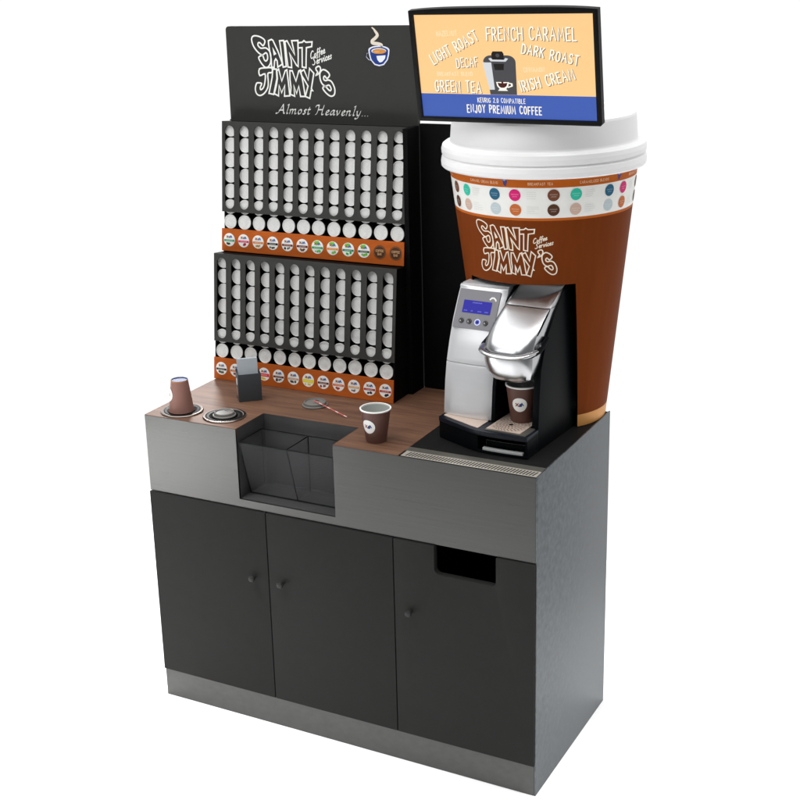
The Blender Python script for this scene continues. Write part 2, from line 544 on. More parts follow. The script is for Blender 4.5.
def letter(mb, txt, font, u0, v0, u1, v1, h, w, mp, t, mt, gap=.2, slant=0.0, nib=None, jig=0.0, rnd=None):
    """text from (u0,v0) to (u1,v1) along its baseline, cap height h"""
    d = Vector((u1 - u0, v1 - v0))
    tot = text_width(txt, font, gap)
    sx = d.length / tot
    e = d.normalized()
    nrm = Vector((-e.y, e.x))
    x = 0.0
    k = 0
    for c in txt:
        wd, sts = font[c]
        j = (rnd.uniform(-jig, jig) if rnd else 0) * h
        for st in sts:
            pts = []
            for (a, b) in st:
                q = Vector((u0, v0)) + e * ((x + a) * sx + slant * b * h) + nrm * (b * h + j)
                pts.append((q.x, q.y))
            k += 1
            tt = t + 0.00001 * (k % 7)
            if nib:
                mb.nib(pts, nib, mp, tt, mt)
                mb.stroke(pts, w, mp, tt + 0.00008, mt)
            else:
                mb.stroke(pts, w, mp, tt, mt)
        x += wd + gap
LOGO = [[(x / 1e4, z / 1e4) for x, z in l] for l in [
[(1016,19244),(925,19212),(895,19119),(945,18955),(1065,18801),(1227,18695),(1364,18758),(1416,18696),(1414,18580),(1354,18522),(1300,18560),(1268,18647),(1233,18687),(1110,18627),(1156,18511),(1232,18414),(1315,18343),(1411,18348),(1499,18446),(1530,18581),(1522,18745),(1462,18841),(1363,18898),(1204,18888),(1110,18965),(1120,19038),(1181,19042),(1283,18962),(1356,19081),(1296,19162),(1155,19225)],
 [(1474,19100),(1580,19139),(1632,19110),(1781,18813),(1905,18488),(1911,18434),(1753,18351),(1745,18525),(1698,18586),(1652,18524),(1627,18338),(1544,18349),(1540,18581),(1506,18793),(1478,18985)],
 [(1614,18889),(1697,18736),(1650,18713)],
 [(1857,19100),(1996,19108),(2018,18929),(2046,18373),(1939,18353),(1915,18507),(1876,18948)],
 [(2038,19081),(2112,19101),(2348,18705),(2309,18911),(2267,19101),(2479,19108),(2469,18740),(2449,18377),(2392,18415),(2173,18758),(2225,18548),(2228,18340),(2105,18358),(2072,18681),(2048,18986)],
 [(2481,19044),(2622,19059),(2681,19105),(2746,19059),(2949,19071),(2931,18939),(2754,18908),(2732,18646),(2712,18341),(2586,18363),(2609,18908),(2473,18900)],
 [(1113,18290),(1355,18327),(1546,18325),(1543,18197),(1401,18166),(1400,17923),(1371,17756),(1251,17597),(1092,17521),(972,17572),(934,17709),(984,17867),(1068,17890),(1166,17868),(1107,17752),(1131,17691),(1226,17763),(1289,17941),(1297,18151),(1115,18102)],
 [(1577,18294),(1703,18292),(1705,18024),(1630,17770),(1566,17562),(1403,17590),(1476,17826),(1544,18061)],
 [(1714,18247),(1782,18296),(1868,17949),(2001,18250),(2060,18276),(2093,17913),(2122,17533),(1936,17518),(1966,17834),(1844,17614),(1768,17831),(1732,17522),(1590,17584),(1675,17829),(1722,18024)],
 [(2162,18252),(2243,18253),(2353,17956),(2460,18246),(2525,18275),(2591,17921),(2646,17524),(2485,17521),(2441,17818),(2357,17604),(2273,17839),(2288,17525),(2143,17575),(2173,17779),(2152,17992)],
 [(2514,18218),(2641,18286),(2767,17996),(2828,18326),(2966,18190),(2918,17983),(2863,17752),(2906,17695),(2852,17702),(2795,17473),(2647,17524),(2706,17691),(2753,17823),(2639,17998),(2561,18113)],
 [(3048,18347),(3147,18390),(3197,18320),(3156,18206),(3035,18130),(3094,18224),(3052,18281)],
 [(3281,18297),(3179,18212),(3165,18063),(3218,17911),(3331,17832),(3458,17861),(3521,17763),(3493,17705),(3430,17733),(3331,17825),(3245,17768),(3362,17626),(3504,17547),(3618,17593),(3644,17737),(3597,17879),(3523,17976),(3424,18006),(3356,17986),(3297,18008),(3287,18074),(3329,18113),(3399,18047),(3488,18143),(3413,18247)]
]]

# ------------------------------------------------------------------ setting: the white studio floor
W, D, H = 1.2, 0.542, 0.908
fl = MB()
N = 72
fl.add([(0.1 + 2.45 * math.cos(2 * PI * i / N), -0.85 + 2.45 * math.sin(2 * PI * i / N), 0) for i in range(N)],
       [tuple(range(N))], M_FLOOR)
o = fl.build("floor", smooth=0)
o["kind"] = "structure"

# ------------------------------------------------------------------ the cabinet
OC = (0.6, 0.271, 0.0)
cab = thing("coffee_cabinet", OC, "steel and charcoal coffee station cabinet with three doors and a walnut counter", "cabinet")


def xz(y):
    return lambda u, v, t: (u, y + t, v)


# carcass: both side panels, back and bottom
b = MB()
b.box(W - 0.004, W, 0.0, D, 0.0, H + 0.002, M_SIDE)
b.build("side_panel", cab, OC, bevel=0.0008)
b = MB()
b.box(0.0, 0.018, 0.022, D, 0.0, H - 0.024, M_SIDE)
b.build("side_panel", cab, OC, bevel=0.0008)
b = MB()
b.box(0.018, W - 0.0045, D - 0.016, D - 0.002, 0.0, H - 0.026, M_RACKBLACK)
b.build("rear_panel", cab, OC)
# steel fascia with the notch for the bin
b = MB()
nx0, nx1, nz = 0.312, 0.621, 0.700
b.plate([[(0.0, 0.676), (W - 0.0043, 0.676), (W - 0.0043, H - 0.001), (nx1, H - 0.001), (nx1, nz), (nx0, nz), (nx0, H - 0.001),
          (0.0, H - 0.001)]], xz(0.0), 0.0, 0.004, M_STEEL)
b.build("fascia", cab, OC, recalc=True, smooth=0, bevel=0.0006)
b = MB()
b.box(0.0, W - 0.0043, 0.0, 0.02, 0.0, 0.089, M_PLINTH)
b.build("plinth", cab, OC, bevel=0.001)
# near-black sheet behind the doors, shade of the gaps put into its colour
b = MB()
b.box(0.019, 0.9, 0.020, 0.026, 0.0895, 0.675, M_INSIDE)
b.build("door_gap_backing", cab, OC, smooth=0)


def door(x0, x1, kx, notch=None):
    z0, z1, y0, y1 = 0.0925, 0.6735, -0.007, 0.013
    p = [(x0, z0), (x1, z0), (x1, z1)]
    if notch:
        a, c, zz = notch
        p += [(c, z1)] + arc(c - .010, zz + .010, .010, 0, -90, 4) + arc(a + .016, zz + .016, .016, -90, -180, 5) + [(a, z1)]
    p += [(x0, z1)]
    m_ = MB()
    m_.plate([p], xz(0.0), y0, y1, M_DOOR)
    d = m_.build("door", cab, OC, recalc=True, smooth=25, bevel=0.0012)
    k = MB()
    mp = lambda x, y, z: (kx + x, y0 - z, 0.4705 + y)
    k.lathe([(.0055, -.001), (.005, .006), (.0085, .010), (.010, .016), (.0085, .020), (.004, .0215)], M_KNOB, 24, mp, cap1=M_KNOB)
    k.build("knob", d, OC, recalc=True)
    return d


door(0.001, 0.3975, 0.351)
door(0.4005, 0.7955, 0.445)
dd = door(0.7985, 1.197, 0.846, (0.917, 1.091, 0.594))
dd["label"] = "charcoal door with a black rectangular waste slot in its upper edge"
# waste chute seen through the slot
b = MB()
x0, x1, y0, y1, z0, z1 = 0.90, 1.11, 0.014, 0.30, 0.45, 0.674
b.add([(x0, y0, z0), (x1, y0, z0), (x1, y1, z0), (x0, y1, z0), (x0, y0, z1), (x1, y0, z1), (x1, y1, z1), (x0, y1, z1)],
      [(0, 1, 2, 3), (4, 7, 6, 5), (1, 5, 6, 2), (3, 2, 6, 7), (0, 3, 7, 4)], M_INSIDE)
b.build("waste_chute", cab, OC, smooth=0)
# walnut countertop with the notch
b = MB()
xs = 0.815
ny = 0.146
b.plate([[(0.0, 0.0005), (nx0 + .0, 0.0005), (nx0, ny), (nx1, ny), (nx1, 0.0005), (xs, 0.0005), (xs, D), (0.0, D)]],
        lambda u, v, t: (u, v, t), H - 0.0225, H, M_WOOD)
b.build("countertop", cab, OC, recalc=True, smooth=0, bevel=0.0008)
b = MB()
b.box(xs + .0008, W - 0.0043, 0.0415, D, H - 0.02, H - 0.0012, M_BLACKTOP)
b.build("black_counter", cab, OC, smooth=0)
# drip grille along the front edge of the black counter
b = MB()
gx0, gx1 = xs + 0.0012, W - 0.0046
b.box(gx0, gx1, 0.0005, 0.0410, H - 0.02, H - 0.006, M_TRAY)
b.box(gx0, gx1, 0.0400, 0.068, H - 0.0011, H + 0.0008, M_TRAY)
b.build("drip_tray", cab, OC, smooth=0, bevel=0.0004)
b = MB()
n = 42
sl = []
px = (gx1 - gx0 - 0.022) / n
for i in range(n):
    a = gx0 + 0.016 + i * px
    sl.append([(a, 0.0065), (a + px * .46, 0.0065), (a + px * .46 + .005, 0.034), (a + .005, 0.034)])
b.plate([[(gx0 + .006, 0.0008), (gx1, 0.0008), (gx1, 0.0396), (gx0 + .006, 0.0396)]] + sl, lambda u, v, t: (u, v, t), H + 0.0006, H + 0.0006,
        M_GRILLE)
b.build("grille", cab, OC, smooth=0)
b = MB()
b.box(gx0 + .002, gx1, 0.002, 0.0385, H - 0.0058, H + 0.0001, M_SLOT)  # black inlay close under the grille, dark depth of the slots put into colour
b.build("slot_dark_inlay", cab, OC, smooth=0)
# recess for the bin
b = MB()
q = 0.0012
x0, x1, y0, y1, z0, z1 = nx0, nx1, 0.0044, ny, nz, H - 0.0005
b.add([(x0 + q, y0, z0), (x1 - q, y0, z0), (x1 - q, y1 - q, z0), (x0 + q, y1 - q, z0), (x0 + q, y0, z1), (x1 - q, y0, z1), (x1 - q, y1 - q, z1),
       (x0 + q, y1 - q, z1)], [(0, 1, 2, 3), (1, 5, 6, 2), (3, 2, 6, 7), (0, 3, 7, 4)], M_LINER)
b.add([(x0 - .003, y0, z0 - .003), (x1 + .003, y0, z0 - .003), (x1 + .003, y1 + .003, z0 - .003), (x0 - .003, y1 + .003, z0 - .003), (x0 - .003, y0, H - .024),
       (x1 + .003, y0, H - .024), (x1 + .003, y1 + .003, H - .024), (x0 - .003, y1 + .003, H - .024)], [(0, 3, 2, 1), (1, 2, 6, 5), (3, 7, 6, 2), (0, 4, 7, 3)], M_LINER)
b.build("recess_liner", cab, OC, smooth=0)
# panel standing behind the machine side of the counter
b = MB()
b.plate([[(0.6315, H - 0.3), (0.775, H - 0.3), (0.775, 1.585), (0.742, 1.585), (0.742, 1.684), (0.6315, 1.684)]], xz(0.536), 0.0, 0.012, M_RACKBLACK)
b.build("back_panel", cab, OC, recalc=True, smooth=0)


def cup_dispenser(cx, cy):
    m_ = MB()
    mp = lambda x, y, z: (cx + x, cy + y, H + z)
    m_.lathe([(.0625, .0003), (.0622, .0028), (.060, .0042), (.0550, .0044), (.0525, .0032)], M_CHROME, 64, mp)
    d = m_.build("cup_dispenser", cab, OC, recalc=False)
    t = MB()
    t.lathe([(.0525, .0032), (.0500, .0040), (.0440, .0036), (.0385, .0015)], M_BLACK, 64, mp)
    t.lathe([(.0385, .0015), (.0382, .0010), (.0001, .0008)], M_INSIDE, 48, mp)
    t.build("gasket", d, OC)
    return d


RING1, RING2 = (0.0845, 0.068), (0.224, 0.078)
cup_dispenser(*RING1)
cup_dispenser(*RING2)

# ------------------------------------------------------------------ smoked acrylic bin in the recess
OA = (0.466, 0.075, nz + 0.0018)
bin_ = thing("acrylic_bin", OA, "smoked clear acrylic bin with a divider in the dark front recess", "bin")
ax0, ax1, az0, az1 = nx0 + .005, nx1 - .005, nz + .002, 0.869
th = .003


def slab(mb, quadpts, tvec, mt):
    a = [Vector(p) for p in quadpts]
    c = [p + Vector(tvec) for p in a]
    k = len(a)
    mb.add(a + c, [tuple(range(k)), tuple(range(2 * k - 1, k - 1, -1))] + [(i, (i + 1) % k, k + (i + 1) % k, k + i) for i in range(k)], mt)


b = MB()
slab(b, [(ax0, .050, az0), (ax1, .050, az0), (ax1, .003, az1), (ax0, .003, az1)], (0, th, 0), M_SMOKE)
b.build("front_panel", bin_, OA, smooth=0, recalc=True)
b = MB()
slab(b, [(ax0, .122, az0), (ax1, .122, az0), (ax1, .122, az1), (ax0, .122, az1)], (0, th, 0), M_SMOKE)
b.build("rear_panel", bin_, OA, smooth=0, recalc=True)
for xx in (ax0, ax1 - th):
    b = MB()
    slab(b, [(xx, .0535, az0), (xx, .1215, az0), (xx, .1215, az1), (xx, .0065, az1)], (th, 0, 0), M_SMOKE)
    b.build("side_panel", bin_, OA, smooth=0, recalc=True)
b = MB()
slab(b, [(.470, .0535, az0), (.470, .1215, az0), (.470, .1215, az1), (.470, .0065, az1)], (th, 0, 0), M_SMOKE)
for p0, p1 in (((.4715, .052, az0 + .002), (.4715, .005, az1)), ((.4715, .006, az1), (.4715, .1225, az1)), ((.4715, .1205, az0), (.4715, .1205, az1))):
    b.tube([p0, p1], .0016, M_SMOKEEDGE, 6)
b.build("divider", bin_, OA, smooth=0)
b = MB()
for p0, p1 in (((ax0, .0035, az1), (ax1, .0035, az1)), ((ax0, .1235, az1), (ax1, .1235, az1)), ((ax0 + .001, .005, az1), (ax0 + .001, .122, az1)),
               ((ax0 + .001, .0045, az1), (ax0 + .001, .051, az0 + .001)), ((ax0, .051, az0 + .001), (ax1, .051, az0 + .001)), ((ax1 - .001, .1225, az0), (ax1 - .001, .1225, az1))):
    b.tube([p0, p1], .0016, M_SMOKEEDGE, 6)
b.build("rim", bin_, OA, smooth=0)

# ------------------------------------------------------------------ pod rack
OR = (0.306, 0.45, H)
rack = thing("pod_rack", OR, "tall charcoal coffee pod rack with a lettered header board on the counter", "display rack")
RX0, RX1 = -0.004, 0.616
TZ, TY = 0.9944, 0.1060
TIERS = [(0.363, H + 0.0008), (0.4490, 1.2935)]


def tier(k):
    y0, z0 = TIERS[k]

    def f(u, s, t):      # u along x, s up the sloping face, t out of the face towards the viewer
        return (u, y0 + TY * s - TZ * t, z0 + TZ * s + TY * t)
    return f


COLX = [RX0 + 0.0265 + i * (RX1 - RX0 - 0.053) / 11 for i in range(12)]
BS0, BS1 = 0.119, 0.3885
# side cheeks: one stepped profile each, black
prof = [(TIERS[0][0] + .004, H + .0006), (.534, H + .0006), (.534, 1.675), (.4955, 1.675)]
y1, z1 = TIERS[1]
prof += [(y1 + TY * .1 + .012, z1 + .1), (y1 + .014, z1 + .004), (y1 + .005, z1 - .004), (TIERS[0][0] + TY * .38 + .008, z1 - .010)]
for x0, x1, nm in ((RX0 + .0005, RX0 + .006, "side_cheek"), (RX1 - .006, RX1 - .0005, "side_cheek")):
    b = MB()
    b.plate([prof], lambda u, v, t: (t, u, v), x0, x1, M_RACKBLACK)
    b.build(nm, rack, OR, recalc=True, smooth=0)
# right cheek runs back to the board a little wider
b = MB()
b.box(RX1, RX1 + .0140, .46, .5335, H + .0006, 1.679, M_RACKBLACK)
b.build("corner_post", rack, OR, smooth=0)
slot_hw = 0.0166
for k in (0, 1):
    f = tier(k)
    b = MB()
    outer = [(RX0, BS0), (RX1, BS0), (RX1, BS1), (RX0, BS1)]
    holes = []
    for cx in COLX:
        s0, s1 = BS0 + .009, BS1 - .0125
        h = arc(cx, s1 - slot_hw, slot_hw, 0, 180, 9) + arc(cx, s0 + slot_hw, slot_hw, 180, 360, 9)
        holes.append(h)
    b.plate([outer] + holes, f, -0.003, 0.0, M_PANEL)
    # returns at top, bottom and both sides of the housing
    sl_ = lambda u0, u1, s0, s1, t0, t1: b.add([f(u, s, t) for s in (s0, s1) for t in (t0, t1) for u in (u0, u1)],
                                               [(0, 1, 3, 2), (4, 6, 7, 5), (0, 4, 5, 1), (1, 5, 7, 3), (3, 7, 6, 2), (2, 6, 4, 0)], M_RACKBLACK)
    sl_(RX0, RX1, BS1 - .0035, BS1, -.048, -.0031)
    sl_(RX0, RX0 + .003, BS0, BS1 - .0036, -.040, -.0031)
    sl_(RX1 - .003, RX1, BS0, BS1 - .0036, -.040, -.0031)
    b.build("slotted_panel", rack, OR, smooth=30, recalc=True)
    # black backing behind the pods and the shelf they drop on to
    b = MB()
    b.add([f(u, s, t) for s in (0.005, BS1 - .004) for t in (-.058, -.055) for u in (RX0 + .006, RX1 - .006)],
          [(0, 1, 3, 2), (4, 6, 7, 5), (0, 4, 5, 1), (1, 5, 7, 3), (3, 7, 6, 2), (2, 6, 4, 0)], M_INSIDE)
    b.build("backing", rack, OR, smooth=0, recalc=True)
    b = MB()
    b.add([f(u, s, t) for s in (0.0, 0.0655) for t in (-.0546, -.004) for u in (RX0 + .0062, RX1 - .0062)],
          [(0, 1, 3, 2), (4, 6, 7, 5), (0, 4, 5, 1), (1, 5, 7, 3), (3, 7, 6, 2), (2, 6, 4, 0)], M_INSIDE)
    b.build("shelf", rack, OR, smooth=0, recalc=True)
# cap from the upper housing back to the board, and the shoulder between the tiers
b = MB()
b.box(RX0, RX1 + .014, TIERS[1][0] + TY * BS1 + .0485, .5335, 1.6755, 1.6795, M_PANEL)
b.build("top_cap", rack, OR, smooth=0)
# header board with rounded top corners
hb = MB()
HX0, HX1, HZ1 = -0.0005, 0.6285, 1.9515
hp = [(HX0, H + .0006), (HX1, H + .0006)] + arc(HX1 - .010, HZ1 - .010, .010, 0, 90, 5) + arc(HX0 + .010, HZ1 - .010, .010, 90, 180, 5)
hb.plate([hp], xz(0.5340), 0.0, 0.012, M_HEADER)
board = hb.build("header_board", rack, OR, recalc=True, smooth=30)
HM = lambda u, v, t: (u, 0.5340 - 0.0005 - t, v)
b = MB()
for i, l in enumerate(LOGO):
    b.stroke(rounded(l) if i in (0, 6, 11, 12) else l, 0.0045, HM, 0.00002 * i, M_WHITE, closed=True)
letter(b, "Coffee", LOW, 0.2885, 1.8590, 0.3370, 1.8765, 0.0195, 0.0027, HM, 0.0, M_WHITE, gap=.06, slant=.25)
letter(b, "Services", LOW, 0.2945, 1.8415, 0.3580, 1.8610, 0.0195, 0.0027, HM, 0.0, M_WHITE, gap=.06, slant=.25)
letter(b, "Almost Heavenly...", LOW, 0.1640, 1.7010, 0.4720, 1.7005, 0.0275, 0.0016, HM, 0.0, M_WHITE, gap=.09, slant=.18,
       nib=(0.0018, 0.0019))
b.build("lettering", board, OR, smooth=0)
# cup emblem with steam beside the name
b = MB()
ex0, ez0 = 0.5105, 1.870


def EM(u, v, t):
    return HM(ex0 + u, ez0 + v, t)


st = [(-.020, .076), (-.010, .066), (-.004, .056), (-.010, .048), (-.020, .040), (-.018, .034), (-.002, .032), (.008, .028), (.004, .020), (-.010, .014)]
wd = [.005, .007, .008, .008, .007, .007, .008, .009, .008, .006]
st = rounded(st + [(-.06, .0), (-.08, .05), (-.05, .09)], 4)[:37]
wds_ = [.0035 + .0055 * math.sin(min(1, i / 10) * PI / 2) - .004 * max(0, (i - 28) / 8) for i in range(37)]
for i in range(36):
    b.stroke([st[i], st[i + 1]], wds_[i], EM, .00001 * i, ink(226, 216, 200))
cupo = [(.029 * math.cos(a), .014 + .010 * math.sin(a)) for a in [PI * i / 10 for i in range(11)]]
cupo += [(-.028, .004), (-.024, -.010), (-.013, -.022), (.0, -.025), (.013, -.022), (.024, -.010), (.028, .004)]
grow = lambda pts, k: [(p[0] * k, p[1] * k - .0005) for p in pts]
b.plate([grow(cupo, 1.15)], EM, .0003, .0003, ink(228, 232, 246))
b.tube([EM(-.027, .008, .0004), EM(-.038, .006, .0004), EM(-.040, -.004, .0004), EM(-.032, -.012, .0004), EM(-.021, -.014, .0004)], .0022, ink(228, 232, 246), 8, .2)
b.plate([grow(cupo, 1.0)], EM, .0006, .0006, ink(34, 58, 128))
b.disc(0, .0125, .0235, EM, .0009, ink(232, 240, 250), ry=.0078)
b.disc(.001, .0115, .0215, EM, .0012, ink(204, 140, 70), ry=.0068)
b.disc(-.006, .0105, .009, EM, .0014, ink(222, 160, 92), ry=.003)
b.plate([[(-.008, -.001), (.021, .001), (.019, -.008), (.010, -.017), (.002, -.019), (-.005, -.012)]], EM, .0009, .0009, ink(232, 236, 244))
b.build("cup_emblem", board, OR, smooth=0)

# orange label strips with round stickers
STK_UP = [((46, 150, 110), (60, 60, 50)), ((214, 52, 108), (160, 30, 70)), ((210, 130, 70), (190, 140, 60)), ((30, 30, 34), (70, 80, 60)),
          ((120, 50, 40), (60, 50, 46)), ((110, 46, 48), (120, 80, 50)), ((40, 160, 96), (90, 180, 80)), ((226, 140, 50), (110, 180, 80)),
          ((30, 130, 100), (60, 170, 60)), ((50, 80, 70), (110, 180, 80)), None, None]
STK_LO = [((34, 34, 40), (70, 80, 60)), ((200, 120, 60), (150, 60, 50)), ((40, 50, 50), (60, 60, 50)), ((220, 60, 70), (220, 180, 50)),
          ((110, 60, 50), (70, 40, 40)), ((196, 160, 130), (70, 60, 60)), ((230, 214, 50), (220, 190, 60)), ((100, 46, 36), (150, 60, 40)),
          ((214, 110, 60), (170, 60, 36)), ((214, 170, 120), (120, 110, 100)), ((170, 50, 50), (50, 44, 56)), ((170, 50, 50), (50, 44, 56))]
STK_LO = STK_LO[:11] + [((178, 48, 52), (44, 40, 56))]
rs = random.Random(3)
for k in (0, 1):
    f = tier(k)
    b = MB()
    s0, s1, u0, u1 = 0.0, 0.068, RX0 - .001, RX1 - .0005
    b.add([f(u, s, t) for s in (s0, s1) for t in (-.0036, .0) for u in (u0, u1)],
          [(0, 1, 3, 2), (4, 6, 7, 5), (0, 4, 5, 1), (1, 5, 7, 3), (3, 7, 6, 2), (2, 6, 4, 0)], M_ORANGE)
    strip = b.build("label_strip", rack, OR, recalc=True, smooth=0, bevel=.0005)
    for i, cx in enumerate(COLX):
        col = (STK_LO, STK_UP)[k][i]
        b = MB()
        g = (lambda cx: (lambda u, v, t: f(cx + u, .0345 + v, .0003 + t)))(cx)
        R = .0200
        if col is None:
            b.disc(0, 0, R, g, 0, ink(74, 44, 26), 36)
            ring = [((R - .0022) * math.cos(2 * PI * a / 36), (R - .0022) * math.sin(2 * PI * a / 36)) for a in range(36)]
            b.stroke(ring, .0008, g, .0002, ink(156, 110, 70), closed=True)
            letter(b, "COFFEE", UP, -.0125, .001, .0125, .001, .006, .0012, g, .0003, ink(196, 156, 112))
            letter(b, "BAR", UP, -.006, -.0085, .006, -.0085, .006, .0012, g, .0003, ink(196, 156, 112))
        else:
            c1, c2 = col
            b.disc(0, 0, R, g, 0, M_WHITE, 36)
            green = k == 1 and 6 <= i <= 9
            if green:
                b.plate([[(-.004, .004), (-.013, .012), (-.008, .0175), (.004, .0185), (.008, .012)]], g, .0002, .0002, ink(108, 186, 60))
            # little blended mark: warm, grey and blue strokes
            b.stroke([(-.009, .0115), (-.004, .0065)], .0032, g, .0004, ink(196, 120, 60))
            b.stroke([(-.009, .0065), (-.004, .0112)], .0026, g, .00045, ink(120, 90, 70))
            b.stroke([(-.001, .0065), (.002, .0115)], .0028, g, .0004, ink(90, 110, 150))
            b.stroke([(.003, .0062), (.0065, .0118), (.009, .007)], .0030, g, .0005, ink(44, 74, 156))
            hh = .0062 if not (k == 0 and i in (3, 6)) else .010
            yb = -.0022
            xb = math.sqrt(max(0, (R - .0006) ** 2 - .0055 ** 2))
            b.quad([(-xb, yb - hh / 2), (xb, yb - hh / 2), (xb, yb + hh / 2), (-xb, yb + hh / 2)], g, .0003, ink(*c1))
            for j in range(9):
                xx = -.011 + j * .0026 + rs.uniform(-.0004, .0004)
                b.stroke([(xx, yb - .0012), (xx + .0012, yb + .0012)], .0007, g, .0005, ink(240, 232, 220))
            for j in range(5):
                a = rs.uniform(-.009, .009)
                b.disc(a, -.0125 + rs.uniform(-.002, .0015) + abs(a) * .25, rs.uniform(.0022, .004), g, .0004 + .00005 * j,
                       ink(*[min(255, max(0, c + int(rs.uniform(-18, 18) / 12) * 12)) for c in c2]), 10)
        b.build("sticker", strip, OR, smooth=0)

# ------------------------------------------------------------------ coffee pods, 12 columns of 7 in each tier
PR, PITCH = 0.0219, 0.0460
ORD = ["first", "second", "third", "fourth", "fifth", "sixth", "seventh", "eighth", "ninth", "tenth", "eleventh", "twelfth"]


def pod_meshes():
    b_ = MB()
    mp = lambda x, y, z: (x, -z, y)
    b_.lathe([(.0165, -.042), (.0175, -.041), (.0206, -.006), (.0209, -.0026)], M_PODBODY, 28, mp, cap0=M_PODBODY)
    body = b_.build("pod_body", None, recalc=True)
    l_ = MB()
    l_.lathe([(.0204, -.0030), (PR, -.0028), (PR, -.0010), (.0213, .0), (.0197, -.0002), (.0190, -.0018), (.012, -.0024), (.0001, -.0013)], M_FOIL, 32, mp)
    lid = l_.build("foil_lid", None, recalc=False)
    return body, lid


pbody, plid = pod_meshes()
first = True
rp = random.Random(11)
for k in (1, 0):
    f = tier(k)
    nm = ("lower", "upper")[k]
    for i, cx in enumerate(COLX):
        for j in range(7):          # j = 0 lies at the mouth of the chute
            s = 0.0892 + PITCH * j - (.0006 if j == 1 else 0) + rp.uniform(-.0006, .0006)
            t = -0.0045 if j == 0 else -0.0042 if j == 1 else (-0.0130, -0.0075)[k] + rp.uniform(-.0012, .0012)
            loc = f(cx + rp.uniform(-.0008, .0008), s, t)
            if j == 0:
                lab = "white lidded coffee pod resting above the %s sticker of the %s orange strip" % (ORD[i], nm)
            else:
                lab = "coffee pod, %s from the top in the %s slot of the %s rack panel" % (ORD[6 - j], ORD[i], nm)
            e = thing("coffee_pod", loc, lab, "coffee pod", "coffee pods stacked in the rack")
            e.rotation_euler = (-math.atan2(TY, TZ) + rp.uniform(-.05, .05), 0.0, rp.uniform(-.05, .05))
            if first:
                bo, li = pbody, plid
                first = False
            else:
                bo, li = pbody.copy(), plid.copy()
                COL.objects.link(bo)
                COL.objects.link(li)
            bo.parent = e
            li.parent = e

# ------------------------------------------------------------------ giant paper cup behind the machine
GX, GY = 1.022, 0.49
OG = (GX, GY, H)
cupo_ = thing("giant_coffee_cup", OG, "giant brown coffee cup with a white lid standing behind the coffee machine", "display cup")
YB = 0.5515          # the shell is cut flat where it meets the line of the back


def g_r(z):
    return 0.167 + (z - H) * 0.1165


def g_ax(z):
    return GX + 0.006 - (z - H) * 0.017


def g_pt(az, z, off=0.0):
    r = g_r(z) + off
    return (g_ax(z) + r * math.cos(az), min(GY + r * math.sin(az), YB), z)


def gmp(az, z, t):
    return g_pt(az, z, t)


Z_OPEN, Z_BAND0, Z_LINE0, Z_W0, Z_W1, Z_TOP = 1.318, 0.943, 1.489, 1.496, 1.574, 1.606
AZ0 = math.radians(-68.9)


def edge_r(z):
    k = min(1, max(0, (z - H) / (Z_OPEN - H)))
    return math.radians(-37.5 + (-46.5 + 37.5) * k)


def edge_l(z):
    return math.radians(-131.0)


rows = [H + .0006, Z_BAND0] + [Z_BAND0 + (Z_OPEN - Z_BAND0) * i / 8 for i in range(1, 8)] + [Z_OPEN, 1.38, 1.44, Z_LINE0, Z_W0, Z_W1, Z_TOP]


def row_mat(z):
    zc = z + .001
    return M_CUPTAN if zc < Z_BAND0 else M_CUPBROWN if zc < Z_LINE0 else M_CUPORANGE if zc < Z_W0 else M_CUPWHITE if zc < Z_W1 else M_CUPORANGE


def cols(a0, a1, n):
    return [(a0, a1, i / n) for i in range(n + 1)]


b = MB()


def sheet(f0, f1, n, rws, off, mt=None, flip=False):
    for q0, q1 in zip(rws[:-1], rws[1:]):
        lo = [g_pt(f0(q0) + (f1(q0) - f0(q0)) * i / n, q0, off) for i in range(n + 1)]
        hi = [g_pt(f0(q1) + (f1(q1) - f0(q1)) * i / n, q1, off) for i in range(n + 1)]
        fs = [(i, i + 1, n + 2 + i, n + 1 + i) for i in range(n)]
        if flip:
            fs = [t[::-1] for t in fs]
        b.add(lo + hi, fs, mt or row_mat(q0))


k_open = rows.index(Z_OPEN)
ccw = lambda a: (lambda z: a)
for off, mt, fl_ in ((0, None, False), (-.006, M_INSIDE, True)):
    sheet(edge_r, ccw(math.radians(229.0)), 72, rows, off, mt, fl_)            # right edge round the back to the left edge
    sheet(lambda z: math.radians(-131.0), edge_r, 28, rows[k_open:], off, mt, fl_)   # the front above the opening
# edges of the opening
for f0, rws in ((edge_r, rows[:k_open + 1]), (edge_l, rows[:k_open + 1])):
    for q0, q1 in zip(rws[:-1], rws[1:]):
        b.add([g_pt(f0(q0), q0), g_pt(f0(q0), q0, -.006), g_pt(f0(q1), q1, -.006), g_pt(f0(q1), q1)], [(0, 1, 2, 3)], M_INSIDE)
n = 28
aa = [edge_l(Z_OPEN) + (edge_r(Z_OPEN) - edge_l(Z_OPEN)) * i / n for i in range(n + 1)]
b.add([g_pt(a, Z_OPEN) for a in aa] + [g_pt(a, Z_OPEN, -.006) for a in aa], [(i, i + 1, n + 2 + i, n + 1 + i) for i in range(n)], M_INSIDE)
wall = b.build("cup_wall", cupo_, OG, weld=1e-6, smooth=40)
# black liner standing in the opening behind the machine
b = MB()
b.box(0.87, 1.152, 0.43, 0.436, H + .0008, Z_OPEN + .02, M_INSIDE)
b.build("opening_liner", cupo_, OG, smooth=0)
